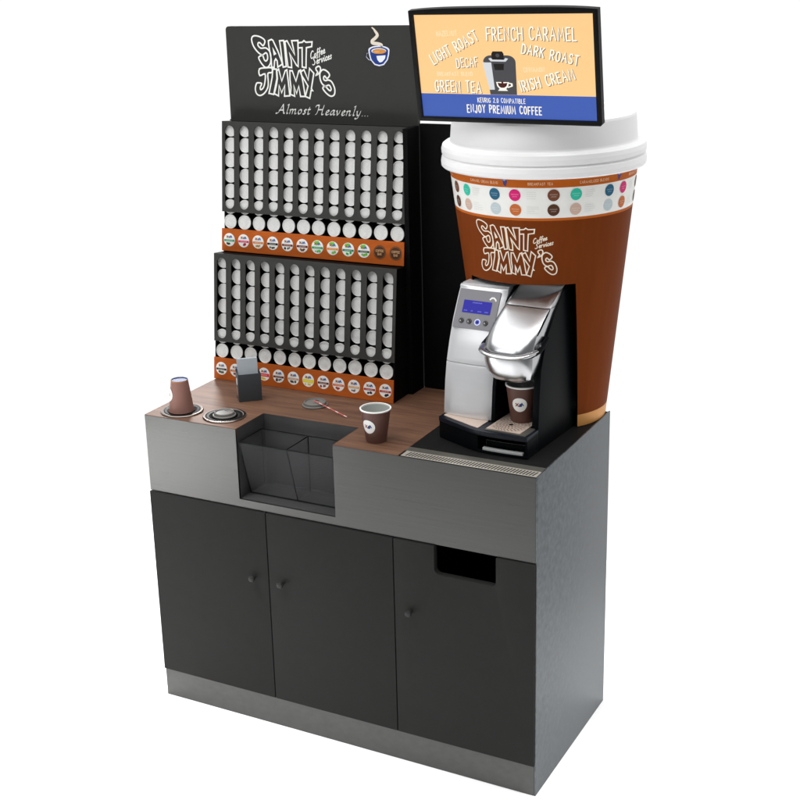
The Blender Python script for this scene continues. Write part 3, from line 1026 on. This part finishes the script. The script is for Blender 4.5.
# printed flavour dots, micro text and logo
b = MB()
rr = random.Random(5)
palette1 = [(112, 66, 44), (46, 190, 160), (22, 92, 124), (214, 22, 112)]
palette2 = [(82, 50, 30), (206, 176, 160), (190, 204, 208), (196, 104, 44)]
for rep in range(-2, 2):
    for q, dphi in enumerate((0, 13.6, 37.0, 50.2)):
        phi = 6.4 + dphi + rep * 73.3
        if phi < -100 or phi > 118:
            continue
        az = AZ0 + math.radians(phi)
        for row, zc in ((0, 1.5550), (1, 1.5170)):
            r = g_r(zc)
            mp = (lambda az, zc, r: (lambda u, v, t: gmp(az + u / r, zc + v, .0008 + t)))(az, zc, r)
            c = (palette1, palette2)[row][q]
            b.pdisc(0, 0, .0152, mp, 0, ink(*c), 30, 3)
            lt = ink(*[min(255, int(x * .45 + 135)) for x in c])
            for (yy, hw) in ((.002, .0095), (-.0035, .006)):
                xx = -hw
                while xx < hw:
                    l = rr.uniform(.0012, .0024)
                    b.stroke([(xx, yy - .0012), (xx + l * .5, yy + .0012), (xx + l, yy - .0008)], .0007, mp, .0003, lt)
                    xx += l + .0008
    # grey description lines beside each pair
    for dphi in (19.5, 57.5):
        az = AZ0 + math.radians(6.4 + dphi + rep * 73.3)
        for zc in (1.5550, 1.5170):
            mp = (lambda az, zc: (lambda u, v, t: gmp(az + u / g_r(zc), zc + v, .0008 + t)))(az, zc)
            for li in range(4):
                yy = .0085 - li * .0055
                L = rr.uniform(.016, .030)
                xx = 0
                while xx < L:
                    l = rr.uniform(.002, .005)
                    b.stroke([(xx, yy), (xx + l, yy)], .0010, mp, 0, ink(214, 216, 214))
                    xx += l + .0014
# cream micro text round the orange band and small blue marks
for phi0, txt in ((-48, "CARAMEL CREAM BLEND"), (-8.5, "BREAKFAST TEA"), (22, "CARAMELIZED BLENDS"), (62, "BREAKFAST TEA"), (-86, "BREAKFAST TEA")):
    zc = 1.5815
    mp = lambda u, v, t: gmp(AZ0 + u, zc + v, .0008 + t)
    wds = len(txt) * .0235
    a0 = math.radians(phi0)
    letter(b, txt, UP, a0 * 1.0, 0.0, a0 + wds, 0.0, 0.0068, .0001, lambda u, v, t: gmp(AZ0 + u, zc + v, .0008), 0, M_CREAMPRINT, gap=.25) if False else None
    r = g_r(zc)
    letter(b, txt, UP, 0, 0, wds * r * .82, 0, 0.0062, .0011, (lambda a0, r: (lambda u, v, t: gmp(AZ0 + a0 + u / r, zc + v, .0008 + t)))(a0, r), 0,
           ink(232, 190, 150), gap=.3)
for phi0 in (-22.5, 51):
    mp = (lambda p_: (lambda u, v, t: gmp(AZ0 + math.radians(p_) + u / .245, 1.586 + v, .0008 + t)))(phi0)
    b.plate([[(-.006, .007), (.001, .008), (.007, .004), (.004, -.003), (.001, -.010), (-.004, -.004)]], mp, 0, 0, ink(56, 62, 128))
    b.disc(-.001, .008, .0038, mp, .0003, ink(150, 150, 190), 12)
# the name
LCX, LCZ = 0.2270, 1.8360
zc0 = 1.411
az_l = AZ0 + math.radians(-19.0)
mpL = lambda u, v, t: gmp(az_l + (u - LCX) * .80 / g_r(zc0), zc0 + (v - LCZ) * .79, .0008 + t)
for i, l in enumerate(LOGO):
    dense = []
    for a, c in zip(l, l[1:] + l[:1]):
        dense += [a, ((a[0] + c[0]) / 2, (a[1] + c[1]) / 2)]
    b.stroke(rounded(l) if i in (0, 6, 11, 12) else dense, 0.0040, mpL, 0.00002 * i, M_CREAMPRINT, closed=True)
letter(b, "Coffee", LOW, 0.2900, 1.8590, 0.3330, 1.8720, 0.0160, 0.0026, mpL, 0.0, M_CREAMPRINT, gap=.06, slant=.25)
letter(b, "Services", LOW, 0.2960, 1.8420, 0.3520, 1.8560, 0.0160, 0.0026, mpL, 0.0, M_CREAMPRINT, gap=.06, slant=.25)
b.build("printing", wall, OG, smooth=0)
# lid
b = MB()


def lmp(x, y, z):
    return (GX - .006 + x, GY + y, z)


LR = 0.2685
prof = [(.243, 1.600), (LR - .004, 1.598), (LR, 1.602), (LR + .001, 1.612), (LR - .001, 1.624), (LR - .006, 1.6285), (LR - .006, 1.6305), (LR - .001, 1.634),
        (LR, 1.645), (LR - .003, 1.656), (LR - .010, 1.661), (.2500, 1.6620), (.2465, 1.6640), (.2450, 1.668), (.2405, 1.727), (.2380, 1.7325), (.2330, 1.7340),
        (.2290, 1.7310), (.2270, 1.722), (.10, 1.7215), (.0001, 1.7215)]
b.lathe(prof, M_LID, 96, lmp)
b.build("lid", cupo_, OG, recalc=True, smooth=42)

# ------------------------------------------------------------------ screen above the lid
TA = math.radians(10.3)
TVX0, TVX1 = 0.7795, 1.2660
TVH = 0.2790
OT = ((TVX0 + TVX1) / 2, 0.235, 1.7360)
tv = thing("advert_screen", OT, "black framed screen advertising coffee flavours above the giant cup lid", "screen")
ca, sa = math.cos(TA), math.sin(TA)


def TM(u, v, t):     # u across, v up the screen, t towards the viewer
    return (TVX0 + u, OT[1] - v * sa - t * ca, OT[2] + v * ca - t * sa)


TW = TVX1 - TVX0
b = MB()
arcs = [(TW * i / 16, TVH + .006 * (1 - (2 * i / 16 - 1) ** 4)) for i in range(17)][::-1]
outline = [(0.004, 0), (TW - .004, 0), (TW, .004)] + arcs + [(0, .004)]
SX0, SX1, SY0, SY1 = .0125, TW - .0125, .0115, TVH - .0100
b.plate([outline, [(SX0, SY0), (SX1, SY0), (SX1, SY1), (SX0, SY1)]], TM, -.004, .0030, M_TVBLACK)
b.plate([outline], TM, -.016, -.0041, M_TVBLACK)
b.build("bezel", tv, OT, recalc=True, smooth=25, bevel=.0008)
SW, SH = SX1 - SX0, SY1 - SY0


def SM(u, v, t):     # normalised screen coordinates, v down
    return TM(SX0 + u, SY1 - v, -.0022 + t)


b = MB()
vb = .770
b.quad([(0, vb * SH), (SW, vb * SH), (SW, 0), (0, 0)], SM, 0, M_SCR1)
b.quad([(0, SH), (SW, SH), (SW, vb * SH), (0, vb * SH)], SM, 0, M_SCR2)
scr = b.build("display", tv, OT, smooth=0)
b = MB()
rt = random.Random(4)


def ad(txt, u0, v0, u1, v1, h, mt, w=.0031, gap=.30, shadow=True):
    h = h * SH
    mp = lambda u, v, t: SM(u, -v, t)
    a = (u0 * SW, -v0 * SH, u1 * SW, -v1 * SH)
    st_ = rt.getstate()
    if shadow:
        letter(b, txt, UP, a[0] + .0019, a[1] - .0016, a[2] + .0019, a[3] - .0016, h, w, mp, .0003, M_SCRS, gap=gap, jig=.05, rnd=rt)
        rt.setstate(st_)
    letter(b, txt, UP, *a, h, w, mp, .0006, mt, gap=gap, jig=.05, rnd=rt)


ad("FRENCH CARAMEL", .413, .243, .905, .247, .118, M_SCRW)
ad("LIGHT ROAST", .093, .480, .368, .245, .100, M_SCRW)
ad("DARK ROAST", .602, .365, .905, .480, .090, M_SCRW)
ad("DECAF", .228, .512, .350, .500, .088, M_SCRW, .0024)
ad("GREEN TEA", .088, .746, .357, .750, .106, M_SCRW)
ad("IRISH CREAM", .590, .735, .888, .605, .100, M_SCRW)
ad("HAZELNUT", .125, .208, .242, .200, .046, M_SCRP, .0014, shadow=False)
ad("BREAKFAST BLEND", .108, .592, .315, .588, .036, M_SCRP, .0013, shadow=False)
ad("CINNAMON", .608, .548, .722, .540, .044, M_SCRP, .0014, shadow=False)
ad("KEURIG 2.0 COMPATIBLE", .333, .846, .606, .850, .044, M_SCRW, .0014, shadow=False)
ad("ENJOY PREMIUM COFFEE", .268, .948, .694, .954, .074, M_SCRW, .0026, gap=.34, shadow=False)
b.build("lettering", scr, OT, smooth=0)
# brewer pictogram on the screen
b = MB()
PM = lambda u, v, t: SM(u * SW, v * SH, t)
x0, x1, y0, y1 = .380, .566, .352, .768
body = [(x0 + .012, .46), (x0 + .002, .455)] + [(x0 + .045 - .043 * math.cos(a), .455 - .065 * math.sin(a)) for a in [i * PI / 2 / 6 for i in range(7)]] + \
       [(x1 - .045 + .045 * math.sin(a), .455 - .065 * math.cos(a)) for a in [i * PI / 2 / 6 for i in range(7)]] + [(x1 - .004, y1), (.41, y1)]
b.plate([body], PM, .0004, .0004, M_SCRG)
b.plate([[(x0 - .002, .458), (.428, .458), (.438, .720), (.408, .722)]], PM, .0008, .0008, M_SCRL)
b.plate([[(.432, .375), (.440, .352), (.494, .352), (.502, .375), (.500, .435), (.434, .435)]], PM, .0010, .0010, M_SCRK)
b.plate([[(.440, .470), (.500, .470), (.496, .530), (.446, .530)]], PM, .0010, .0010, M_SCRK)
b.disc(.467, .390, .011, PM, .0013, M_SCRG, 20, ry=.018)
b.stroke([(.424, .422), (.432, .438), (.506, .440), (.516, .422)], .017, PM, .0016, M_SCRL)
cupc = [(.448 + .0, .645), (.521, .645), (.516, .685), (.503, .712), (.513, .730), (.455, .730), (.466, .712), (.453, .685)]
b.plate([cupc], PM, .0010, .0010, M_SCRW)
b.stroke([(.521, .655), (.536, .660), (.537, .682), (.516, .695)], .010, PM, .0011, M_SCRW)
b.plate([[(.456, .652), (.478, .656), (.480, .636), (.488, .636), (.490, .656), (.513, .652), (.506, .684), (.492, .700), (.474, .700), (.462, .684)]], PM, .0013, .0013, M_SCRC)
b.build("pictogram", scr, OT, smooth=0)
# bracket on the back of the screen down on to the lid
b = MB()
cx = OT[0]
b.box(cx - .05, cx + .05, .236, .300, 1.8300, 1.880, M_TVBLACK)
b.box(cx - .03, cx + .03, .3003, .3150, 1.7220, 1.880, M_TVBLACK)
b.box(cx - .08, cx + .08, .2760, .40, 1.7217, 1.7250, M_TVBLACK)
b.build("stand", tv, OT, bevel=.001)

# ------------------------------------------------------------------ coffee machine
MA = math.radians(-3.8)
OM = (1.130, 0.106, H - 0.0010)
mach = thing("coffee_machine", OM, "silver and black pod coffee machine with a blue display set into the giant cup", "coffee machine", rz=MA)


def LM(p):
    return (OM[0] + p[0] * math.cos(MA) - p[1] * math.sin(MA), OM[1] + p[0] * math.sin(MA) + p[1] * math.cos(MA), OM[2] + p[2])


idm = lambda u, v, t: (u, v, t)
AL, AM = -.279, -.138           # left side of machine, boundary column / brewer bay


def front_b(a):                 # plan curve of the base front
    k = a / AL
    return -.0085 * math.sin(min(1, k / .75) * PI) * 1.0 + (0.045 * max(0, (k - .45) / .55) ** 1.6)


BH = .0600
# base: left block, and right bay with a drawer opening
b = MB()
left = [(AL + (AM - AL) * i / 10, front_b(AL + (AM - AL) * i / 10)) for i in range(11)]
right = [(AM + (0 - AM) * i / 10, front_b(AM + (0 - AM) * i / 10)) for i in range(11)]
b.plate([[(p[0], p[1]) for p in left] + [(AM, .30), (AL, .30)]], idm, .0015, BH - .012, M_MBLACK)
ins = lambda pts, d: [(p[0], p[1] + d) for p in pts]
b.plate([right + [(0, .0636), (-.0194, .0636), (-.0194, .30), (AM + .0006, .30)]], idm, .0015, .008, M_MBLACK)
b.plate([[(AM + .0006, .05), (0, .05), (0, .0636), (-.0194, .0636), (-.0194, .30), (AM + .0006, .30)]], idm, .0081, BH - .0121, M_MBLACK)
b.plate([[(AL, .0642), (-.0194, .0642), (-.0194, .2998), (AL, .2998)]], idm, BH - .0119, BH, M_MBLACK)
b.plate([[(-.007, .0015), (0, 0), (0, .0499), (-.007, .0499)]], idm, .0081, BH - .0121, M_MBLACK)
b.build("base", mach, (0, 0, 0), recalc=True, smooth=30, bevel=.0008)
b = MB()
fr = ins(left[:-1] + right, -.0025)
b.plate([fr + [(.0, .0640), (AL, .0640)]], idm, BH - .0119, BH, M_MNAVY)
b.build("base_rim", mach, (0, 0, 0), recalc=True, smooth=30, bevel=.0012)
b = MB()
lip = [(p[0], p[1] + .002) for p in right[1:-1]]
b.plate([lip + [(p[0], p[1] + .010) for p in lip[::-1]]], idm, .0082, .0150, M_SILVERBODY)
b.plate([[(p[0], p[1] + .020) for p in lip] + [(p[0], .0495) for p in lip[::-1]]], idm, .0085, .030, M_MBLACK)
b.build("drip_drawer", mach, (0, 0, 0), recalc=True, bevel=.0006)
# plates on the base: beige strip before the column, perforated drip plate in the bay
b = MB()
pl = [(p[0] + .008, p[1] + .010) for p in left[:-1]] + [(AM - .006, left[-1][1] + .016), (AM - .006, .066), (AL + .008, .066)]
b.plate([pl], idm, BH + .0002, BH + .0016, M_BEIGE)
b.build("rest_plate", mach, (0, 0, 0), recalc=True, smooth=0)
b = MB()
dx0, dx1, dy0, dy1 = -.122, -.026, .010, .150
b.plate([[(dx0, dy0), (dx1, dy0), (dx1, dy1), (dx0, dy1)]], idm, BH + .0002, BH + .0030, M_BEIGE)
b.plate([[(dx1 + .0006, dy0 - .002), (dx1 + .018, dy0 - .002), (dx1 + .018, .062), (dx1 + .0006, .062)]], idm, BH + .0002, BH + .0028, M_TRAY)
b.plate([[(dx0, dy0 - .008), (dx1 + .018, dy0 - .008), (dx1 + .018, dy0 - .0022), (dx0, dy0 - .0006)]], idm, BH + .0002, BH + .0024, M_TRAY)
dcx, dcy = -.076, .062
for rr_, nn in ((.0, 1), (.012, 9), (.020, 14), (.029, 20), (.038, 26), (.0465, 32)):
    for i in range(nn):
        a = 2 * PI * i / nn + rr_ * 40
        x, y = dcx + rr_ * math.cos(a), dcy + rr_ * math.sin(a)
        if dx0 + .005 < x < dx1 - .004 and dy0 + .005 < y < dy1:
            if nn == 1:
                b.disc(x, y, .0062, idm, BH + .0033, M_SLOT, 20)
            else:
                d = Vector((math.cos(a + .5), math.sin(a + .5))) * .0026
                b.stroke([(x - d.x, y - d.y), (x + d.x, y + d.y)], .0020, idm, BH + .0033, M_SLOT)
b.build("drip_plate", mach, (0, 0, 0), smooth=0)
# black housing: right cheek, back block, bay wall
b = MB()
cheek = [(.0640, .0015), (.0642, BH + .0002), (.070, .14), (.078, .215), (.110, .292), (.162, .350), (.226, .4040), (.234, .4105), (.300, .4105), (.300, .0015)]
b.plate([cheek], lambda u, v, t: (t, u, v), -.019, 0, M_MBLACK)
b.build("right_cheek", mach, (0, 0, 0), recalc=True, smooth=30, bevel=.0022)
b = MB()
bk = [(.200, BH + .0002), (.200, .34), (.23, .402), (.2995, .402), (.2995, BH + .0002)]
b.plate([bk], lambda u, v, t: (t, u, v), AL + .006, -.0194, M_MBLACK)
b.build("rear_housing", mach, (0, 0, 0), recalc=True, smooth=0)
# silver water column with the control panel
CPROF = [(.062, BH + .0018), (.0645, .10), (.070, .15), (.080, .2035), (.096, .255), (.118, .310), (.148, .366), (.160, .385), (.1655, .3915), (.174, .3945), (.262, .3965)]


def c_at(c):
    for (b0, c0), (b1, c1) in zip(CPROF[:-1], CPROF[1:]):
        if c0 <= c <= c1:
            return b0 + (b1 - b0) * (c - c0) / (c1 - c0)
    return CPROF[-1][0]


def col_part(c_lo, c_hi, name, top=False):
    cs = [c_lo + (c_hi - c_lo) * i / 14 for i in range(15)]
    m_ = MB()
    na = 10
    def ring(c):
        pts = []
        for i in range(na + 1):
            a = AL + (AM - AL) * i / na
            k = 2 * i / na - 1
            pts.append((a, c_at(c) + .005 * k * k + (.004 if abs(k) > .99 else 0), c))
        return pts + [(AM, .1995, c), (AL, .1995, c)]
    rings = [ring(c) for c in cs]
    if top:
        for (bb, cc) in CPROF[-3:-1]:
            rings.append([(p[0], max(p[1], bb) if i <= na else .1995, cc) for i, p in enumerate(ring(.385))])
    n_ = na + 3
    vs_ = [p for r in rings for p in r]
    fs = [(i * n_ + k, i * n_ + (k + 1) % n_, (i + 1) * n_ + (k + 1) % n_, (i + 1) * n_ + k) for i in range(len(rings) - 1) for k in range(n_)]
    fs += [tuple(range(n_))[::-1], tuple(range((len(rings) - 1) * n_, len(rings) * n_))]
    m_.add(vs_, fs, M_SILVERBODY)
    return m_.build(name, mach, (0, 0, 0), recalc=True, smooth=40, bevel=.0008)


col_part(BH + .0020, .2025, "tank_door")
top = col_part(.2042, .385, "tank_front", True)
b = MB()
b.box(AL + .004, AM - .0005, .176, .262, .3925, .3978, M_SILVERBODY)
b.build("tank_lid", mach, (0, 0, 0), bevel=.0015)
b = MB()
wl = [(c_at(BH + .002) + .007, BH + .0004), (c_at(.15) + .007, .15), (c_at(.2035) + .007, .2035), (c_at(.255) + .007, .255), (c_at(.31) + .007, .31), (c_at(.366) + .007, .366), (.1995, .392),
      (.1995, BH + .0004)]
b.plate([wl], lambda u, v, t: (t, u, v), AM + .0003, AM + .0100, M_MBLACK)
b.build("bay_wall", mach, (0, 0, 0), recalc=True, smooth=0)
# control panel plate follows the slope between c .290 and .384
pc0, pc1 = .291, .3845
p0 = Vector((AL, c_at(pc0) - .0002, pc0))
p1 = Vector((AL, c_at(pc1) - .0002, pc1))
pv = (p1 - p0)
PH = pv.length
pv.normalize()
pn = Vector((0, -pv.z, pv.y))


def CM(u, v, t):
    q = p0 + pv * v + pn * (t + .0012)
    return (q.x + u, q.y, q.z)


PW = AM - AL
b = MB()
b.plate([rrect(.007, PW - .014, .0, PH, .003)], CM, -.004, .0010, M_CPANEL)
panel = b.build("control_panel", mach, (0, 0, 0), recalc=True, smooth=30)
b = MB()
lx0, lx1, ly0, ly1 = .026, .108, .042, .076
b.plate([rrect(lx0, lx1, ly0, ly1, .002)], CM, .0002, .0018, M_LCD)
rl = random.Random(2)
for (yy, xa, xb_) in ((.0705, .052, .080), (.048, .031, .039), (.048, .052, .058), (.048, .072, .080), (.048, .092, .103)):
    x = xa
    while x < xb_:
        l = rl.uniform(.0015, .003)
        b.stroke([(x, yy - .0015), (x + l * .5, yy + .0015), (x + l, yy - .0012)], .0009, CM, .0021, M_LCDTXT)
        x += l + .0012
b.build("blue_display", panel, (0, 0, 0), recalc=True, smooth=0)
for i, u in enumerate((.030, .053, .077, .101)):
    b = MB()
    v = .0195
    if i == 2:
        b.disc(u, v, .0088, CM, .0013, M_BTNHALO, 24)
        b.disc(u, v, .0062, CM, .0016, M_BTNBLUE, 24)
        b.disc(u, v, .0026, CM, .0019, M_SLOT, 16)
    else:
        b.lathe([(.0072, .001), (.0072, .0024), (.0060, .0032)], M_BTN, 24, (lambda u, v: (lambda x, y, z: CM(u + x, v + y, z)))(u, v), cap1=M_BTN)
        b.stroke([(u - .0035, v - .002), (u, v + .003), (u + .0035, v - .002)], .0015, CM, .0035, M_SLOT)
        b.disc(u - .002, v - .001, .0024, CM, .0037, ink(150, 150, 154), 12)
    b.build("button", panel, (0, 0, 0), smooth=30)
b = MB()
b.stroke([(.100, .0835), (.104, .0880), (.110, .0885), (.115, .0850), (.117, .0815)], .0042, CM, .0014, M_WHITE)
b.build("emblem", panel, (0, 0, 0), smooth=0)


# brewer head: stacked D sections
def head_part(name, secs, mt, ends=(True, True), ns=14, back=.1998, bev=.0015):
    m_ = MB()
    rings = []
    for (c, a0, a1, bf, bul, pw) in secs:
        r = []
        mid, hw = (a0 + a1) / 2, (a1 - a0) / 2
        for i in range(ns + 1):
            k = -1 + 2 * i / ns
            kk = math.sin(k * PI / 2)
            r.append((mid + hw * kk, bf + bul * abs(kk) ** pw, c))
        r += [(a1, max(back, bf + bul + .01), c), (a0, max(back, bf + bul + .01), c)]
        rings.append(r)
    n_ = ns + 3
    vs_ = [p for r in rings for p in r]
    fs = [(i * n_ + k, i * n_ + (k + 1) % n_, (i + 1) * n_ + (k + 1) % n_, (i + 1) * n_ + k) for i in range(len(rings) - 1) for k in range(n_)]
    fs += [tuple(range(n_))[::-1], tuple(range((len(rings) - 1) * n_, len(rings) * n_))]
    m_.add(vs_, fs, mt)
    return m_.build(name, mach, (0, 0, 0), recalc=True, smooth=45, bevel=bev)


head_part("brewer_hood", [(.2655, -.143, -.006, .018, .026, 4), (.275, -.143, -.006, .022, .024, 4), (.290, -.141, -.006, .033, .019, 4.5), (.305, -.139, -.006, .048, .014, 5),
                          (.320, -.137, -.0055, .067, .010, 6), (.335, -.135, -.005, .089, .008, 7), (.350, -.132, -.005, .112, .006, 8), (.362, -.130, -.0045, .131, .006, 8)], M_SILVER, ns=24, bev=.0007)
head_part("brewer_hood_rear", [(.3635, -.130, -.0045, .1345, .006, 8), (.378, -.128, -.0045, .160, .005, 8), (.390, -.126, -.0045, .184, .005, 8), (.400, -.124, -.0045, .206, .004, 8),
                               (.4080, -.123, -.0045, .228, .004, 8)], M_SILVER, ns=24, back=.27, bev=.0007)
head_part("pod_bowl", [(.184, -.112, -.038, .050, .020, 3), (.188, -.124, -.026, .036, .022, 3), (.196, -.132, -.017, .027, .024, 3.2), (.215, -.139, -.0105, .019, .026, 3.6), (.238, -.142, -.007, .015, .027, 3.8),
                       (.2585, -.143, -.006, .013, .028, 4)], M_SILVER, ns=24)
head_part("hood_seam", [(.2584, -.139, -.010, .024, .026, 4), (.2658, -.139, -.010, .026, .024, 4)], M_MBLACK, bev=0)
b = MB()
b.tube([(-.0042, .1365, .3605), (-.0040, .120, .350), (-.0038, .0965, .335), (-.0040, .0770, .320), (-.0046, .0650, .310)], [.0012, .0024, .0026, .0022, .0010], M_MBLACK, 8)
b.build("hood_trim", mach, (0, 0, 0))
# nozzle under the bowl
b = MB()
b.lathe([(.012, .1665), (.016, .170), (.022, .1845)], M_MBLACK, 32, lambda x, y, z: (-.077 + x, .112 + y, z), cap0=M_MBLACK)
b.lathe([(.030, .176), (.042, .1855)], M_MBLACK, 32, lambda x, y, z: (-.077 + x, .112 + y, z), cap0=M_MBLACK)
b.build("nozzle", mach, (0, 0, 0))
# U-shaped handle round the nose
hp_ = []
for i in range(25):
    k = -1 + 2 * i / 24
    kk = math.sin(k * PI / 2)
    hp_.append((-.0745 + .0755 * kk, .003 + .034 * abs(kk) ** 4 + .020 * max(0, abs(kk) - .86) / .14, .2625 + .010 * abs(kk) ** 3))
hp_ = [(-.150, .112, .292)] + hp_ + [(.0005, .112, .292)]
b = MB()
b.tube(hp_, [.0050] + [.0092] * 25 + [.0050], M_SILVER, 12, .62)
hd = b.build("handle", mach, (0, 0, 0))
for sx in (-1, 1):
    b = MB()
    c_ = -.0745
    b.tube([(c_ + sx * .0755, .1125, .2935), (c_ + sx * .0768, .074, .2775), (c_ + sx * .0758, .058, .2725), (c_ + sx * .0735, .040, .2690)], [.0062, .0085, .0095, .0080], M_MBLACK, 10, .7)
    b.build("handle_grip", hd, (0, 0, 0))

# ------------------------------------------------------------------ paper cups
def paper_cup(name, loc, label, r0, r1, h, m_out, logo_az, inverted=False, group=None, rz=0):
    e = thing(name, loc, label, "paper cup", group, rz)
    m_ = MB()
    if inverted:
        mp = lambda x, y, z: (x, -y, h - z)
    else:
        mp = lambda x, y, z: (x, y, z)
    pr = [(r0 - .0006, .0), (r0, .0006), (r0 + (r1 - r0) * .96, h * .96)]
    m_.lathe(pr, m_out, 48, mp)
    m_.lathe([(r1 - .0024, h * .955), (r0 - .001, .008), (.0001, .0078)], M_CUPINNER, 48, mp)
    m_.lathe([(r0 - .0006, .0), (r0 - .0016, .0003), (r0 - .002, .0034), (.0001, .0034)], M_CUPBASE if inverted else M_CUPINNER, 40, mp)
    if inverted:
        m_.lathe([(r0 + .0002, .0004), (r0 + .0008, .0105)], ink(168, 116, 78), 48, mp)
    m_.build("cup_body", e, smooth=40)
    # rolled rim
    k = MB()
    rc = r1 - .0004
    k.lathe([(rc - .0022, h * .955), (rc - .0020, h - .0006), (rc, h + .0002), (rc + .0018, h - .0010), (rc + .0012, h * .957)], M_WHITE if not inverted else m_out, 48, mp)
    k.build("rim", e)
    # round printed badge
    g = MB()
    zc = h * (.52 if not inverted else .46)
    rr_ = lambda z: r0 + (r1 - r0) * z / h

    def bm_(u, v, t):
        z = zc + v
        r = rr_(z) + .0006 + t
        a = logo_az + u / rr_(zc)
        return mp(r * math.cos(a), r * math.sin(a), z)
    R = .0195
    g.pdisc(0, 0, R, bm_, 0, M_WHITE, 32)
    if inverted:
        g.pdisc(0, 0, .005, bm_, .0003, ink(96, 104, 74), 12)
        g.stroke([(-.008, -.005), (.008, -.005)], .002, bm_, .0003, ink(120, 110, 90))
    else:
        g.stroke([(-.0095, .004), (-.003, -.003)], .0032, bm_, .0003, ink(150, 84, 60))
        g.stroke([(-.0095, -.003), (-.003, .004)], .0028, bm_, .00035, ink(120, 70, 60))
        g.stroke([(-.001, -.004), (.002, .003)], .003, bm_, .0003, ink(70, 80, 110))
        g.stroke([(.002, -.004), (.006, .005), (.0095, -.001)], .0030, bm_, .0004, ink(34, 54, 120))
        g.stroke([(.006, .005), (.005, -.004)], .0020, bm_, .0005, ink(34, 54, 120))
    g.build("badge", e, smooth=0)
    return e


paper_cup("paper_cup", (0.712, 0.077, H + .0003), "open brown paper cup standing on the walnut counter edge", .0275, .0410, .0930, M_PAPERCUP, math.radians(-98))
q = LM((-.068, .108, BH + .0034))
paper_cup("paper_cup", q, "brown paper cup on the drip plate under the brewer spout", .0285, .0420, .1010, M_PAPERCUP, math.radians(-78))
paper_cup("paper_cup", (RING1[0] - .003, RING1[1] + .001, H + .0020), "upside down mauve paper cup in the left chrome counter ring", .0245, .0368, .0935, M_PAPERCUP2, math.radians(138),
          inverted=True)


# ------------------------------------------------------------------ lids, straw, napkins
def cup_lid(name, loc, label, R, mt, n=1, tilt=(0, 0, 0)):
    e = thing(name, loc, label, "cup lid")
    e.rotation_euler = tilt
    m_ = MB()
    m_.lathe([(R - .001, .0), (R, .0012), (R, .0035), (R - .0016, .0048), (R - .003, .0048)], mt, 48)
    m_.build("lid_rim", e)
    m_ = MB()
    m_.lathe([(R - .003, .0040), (R - .004, .0046), (R - .0052, .0110), (R - .0066, .0122), (R - .0082, .0118), (R - .0094, .0090), (.0001, .0088)], mt, 48)
    m_.plate([rrect(-.010, .004, R * .42, R * .52, .002)], idm, .0091, .0091, M_SLOT)
    m_.build("lid_top", e)
    return e


cup_lid("cup_lid", (RING2[0], RING2[1], H + .0022), "grey cup lid sitting in the right chrome counter ring", .0335, M_GREYLID)
cup_lid("cup_lid", (0.4140, 0.2630, H + .0004), "grey cup lid lying on the walnut counter under a red straw", .0375, M_GREYLID)
s0 = Vector((0.4135, 0.2600, H + .0155))
s1 = Vector((0.5520, 0.2030, H + .0030))
OS = tuple(s1)
st_ = MB()
for i in range(12):
    st_.tube([s0.lerp(s1, i / 12), s0.lerp(s1, (i + 1) / 12)], .0016, (M_STRAWR, M_STRAWW)[i % 3 == 2], 10)
tag(st_.build("stir_straw", None, (0, 0, 0)), "red and pale stirring straw leaning on the loose grey lid", "straw")

NZ = math.atan2(0.242 - 0.198, 0.246 - 0.196)
ON = (0.196, 0.198, H + .0004)
nb = thing("napkin_box", ON, "small dark grey open box beside the orange strip on the counter", "box", rz=NZ)
b = MB()
bw, bd, bh, t_ = .0680, .052, .0830, .002
b.box(0, bw, 0, t_, 0, bh, M_BOXDARK)
b.box(0, bw, bd - t_, bd, 0, bh + .004, M_BOXDARK)
b.box(0, t_, t_ + .0003, bd - t_ - .0003, 0, bh, M_BOXDARK)
b.box(bw - t_, bw, t_ + .0003, bd - t_ - .0003, 0, bh, M_BOXDARK)
b.box(t_ + .0003, bw - t_ - .0003, t_ + .0003, bd - t_ - .0003, 0, .003, M_BOXDARK)
b.build("box_body", nb, bevel=.0008)
b = MB()
b.plate([rrect(.010, bd - .012, .014, .040, .004)], lambda u, v, t: (-t, u, v), .0004, .0010, ink(150, 120, 104))
b.plate([rrect(.016, bd - .018, .046, .066, .004)], lambda u, v, t: (-t, u, v), .0004, .0010, M_WHITE)
b.build("side_print", nb, smooth=0, recalc=True)
npk = thing("napkin_stack", (ON[0], ON[1], ON[2] + .0036), "stack of pale paper napkins leaning out of the dark grey box", "napkins", rz=NZ)
b = MB()
for i in range(6):
    y = .006 + i * .0046
    lean = .034 + .001 * i
    hh = .120 - .0012 * i
    slab(b, [(.0045, y, .0005), (bw - .0045, y, .0005), (bw - .0055, y + lean * .35, .076), (bw - .006, y + lean * .5, hh), (.005, y + lean * .5 + .0005, hh + .0006), (.0055, y + lean * .35, .076)],
         (0, .0030, .0), M_NAPKIN)
b.build("napkins", npk, smooth=0, recalc=True)
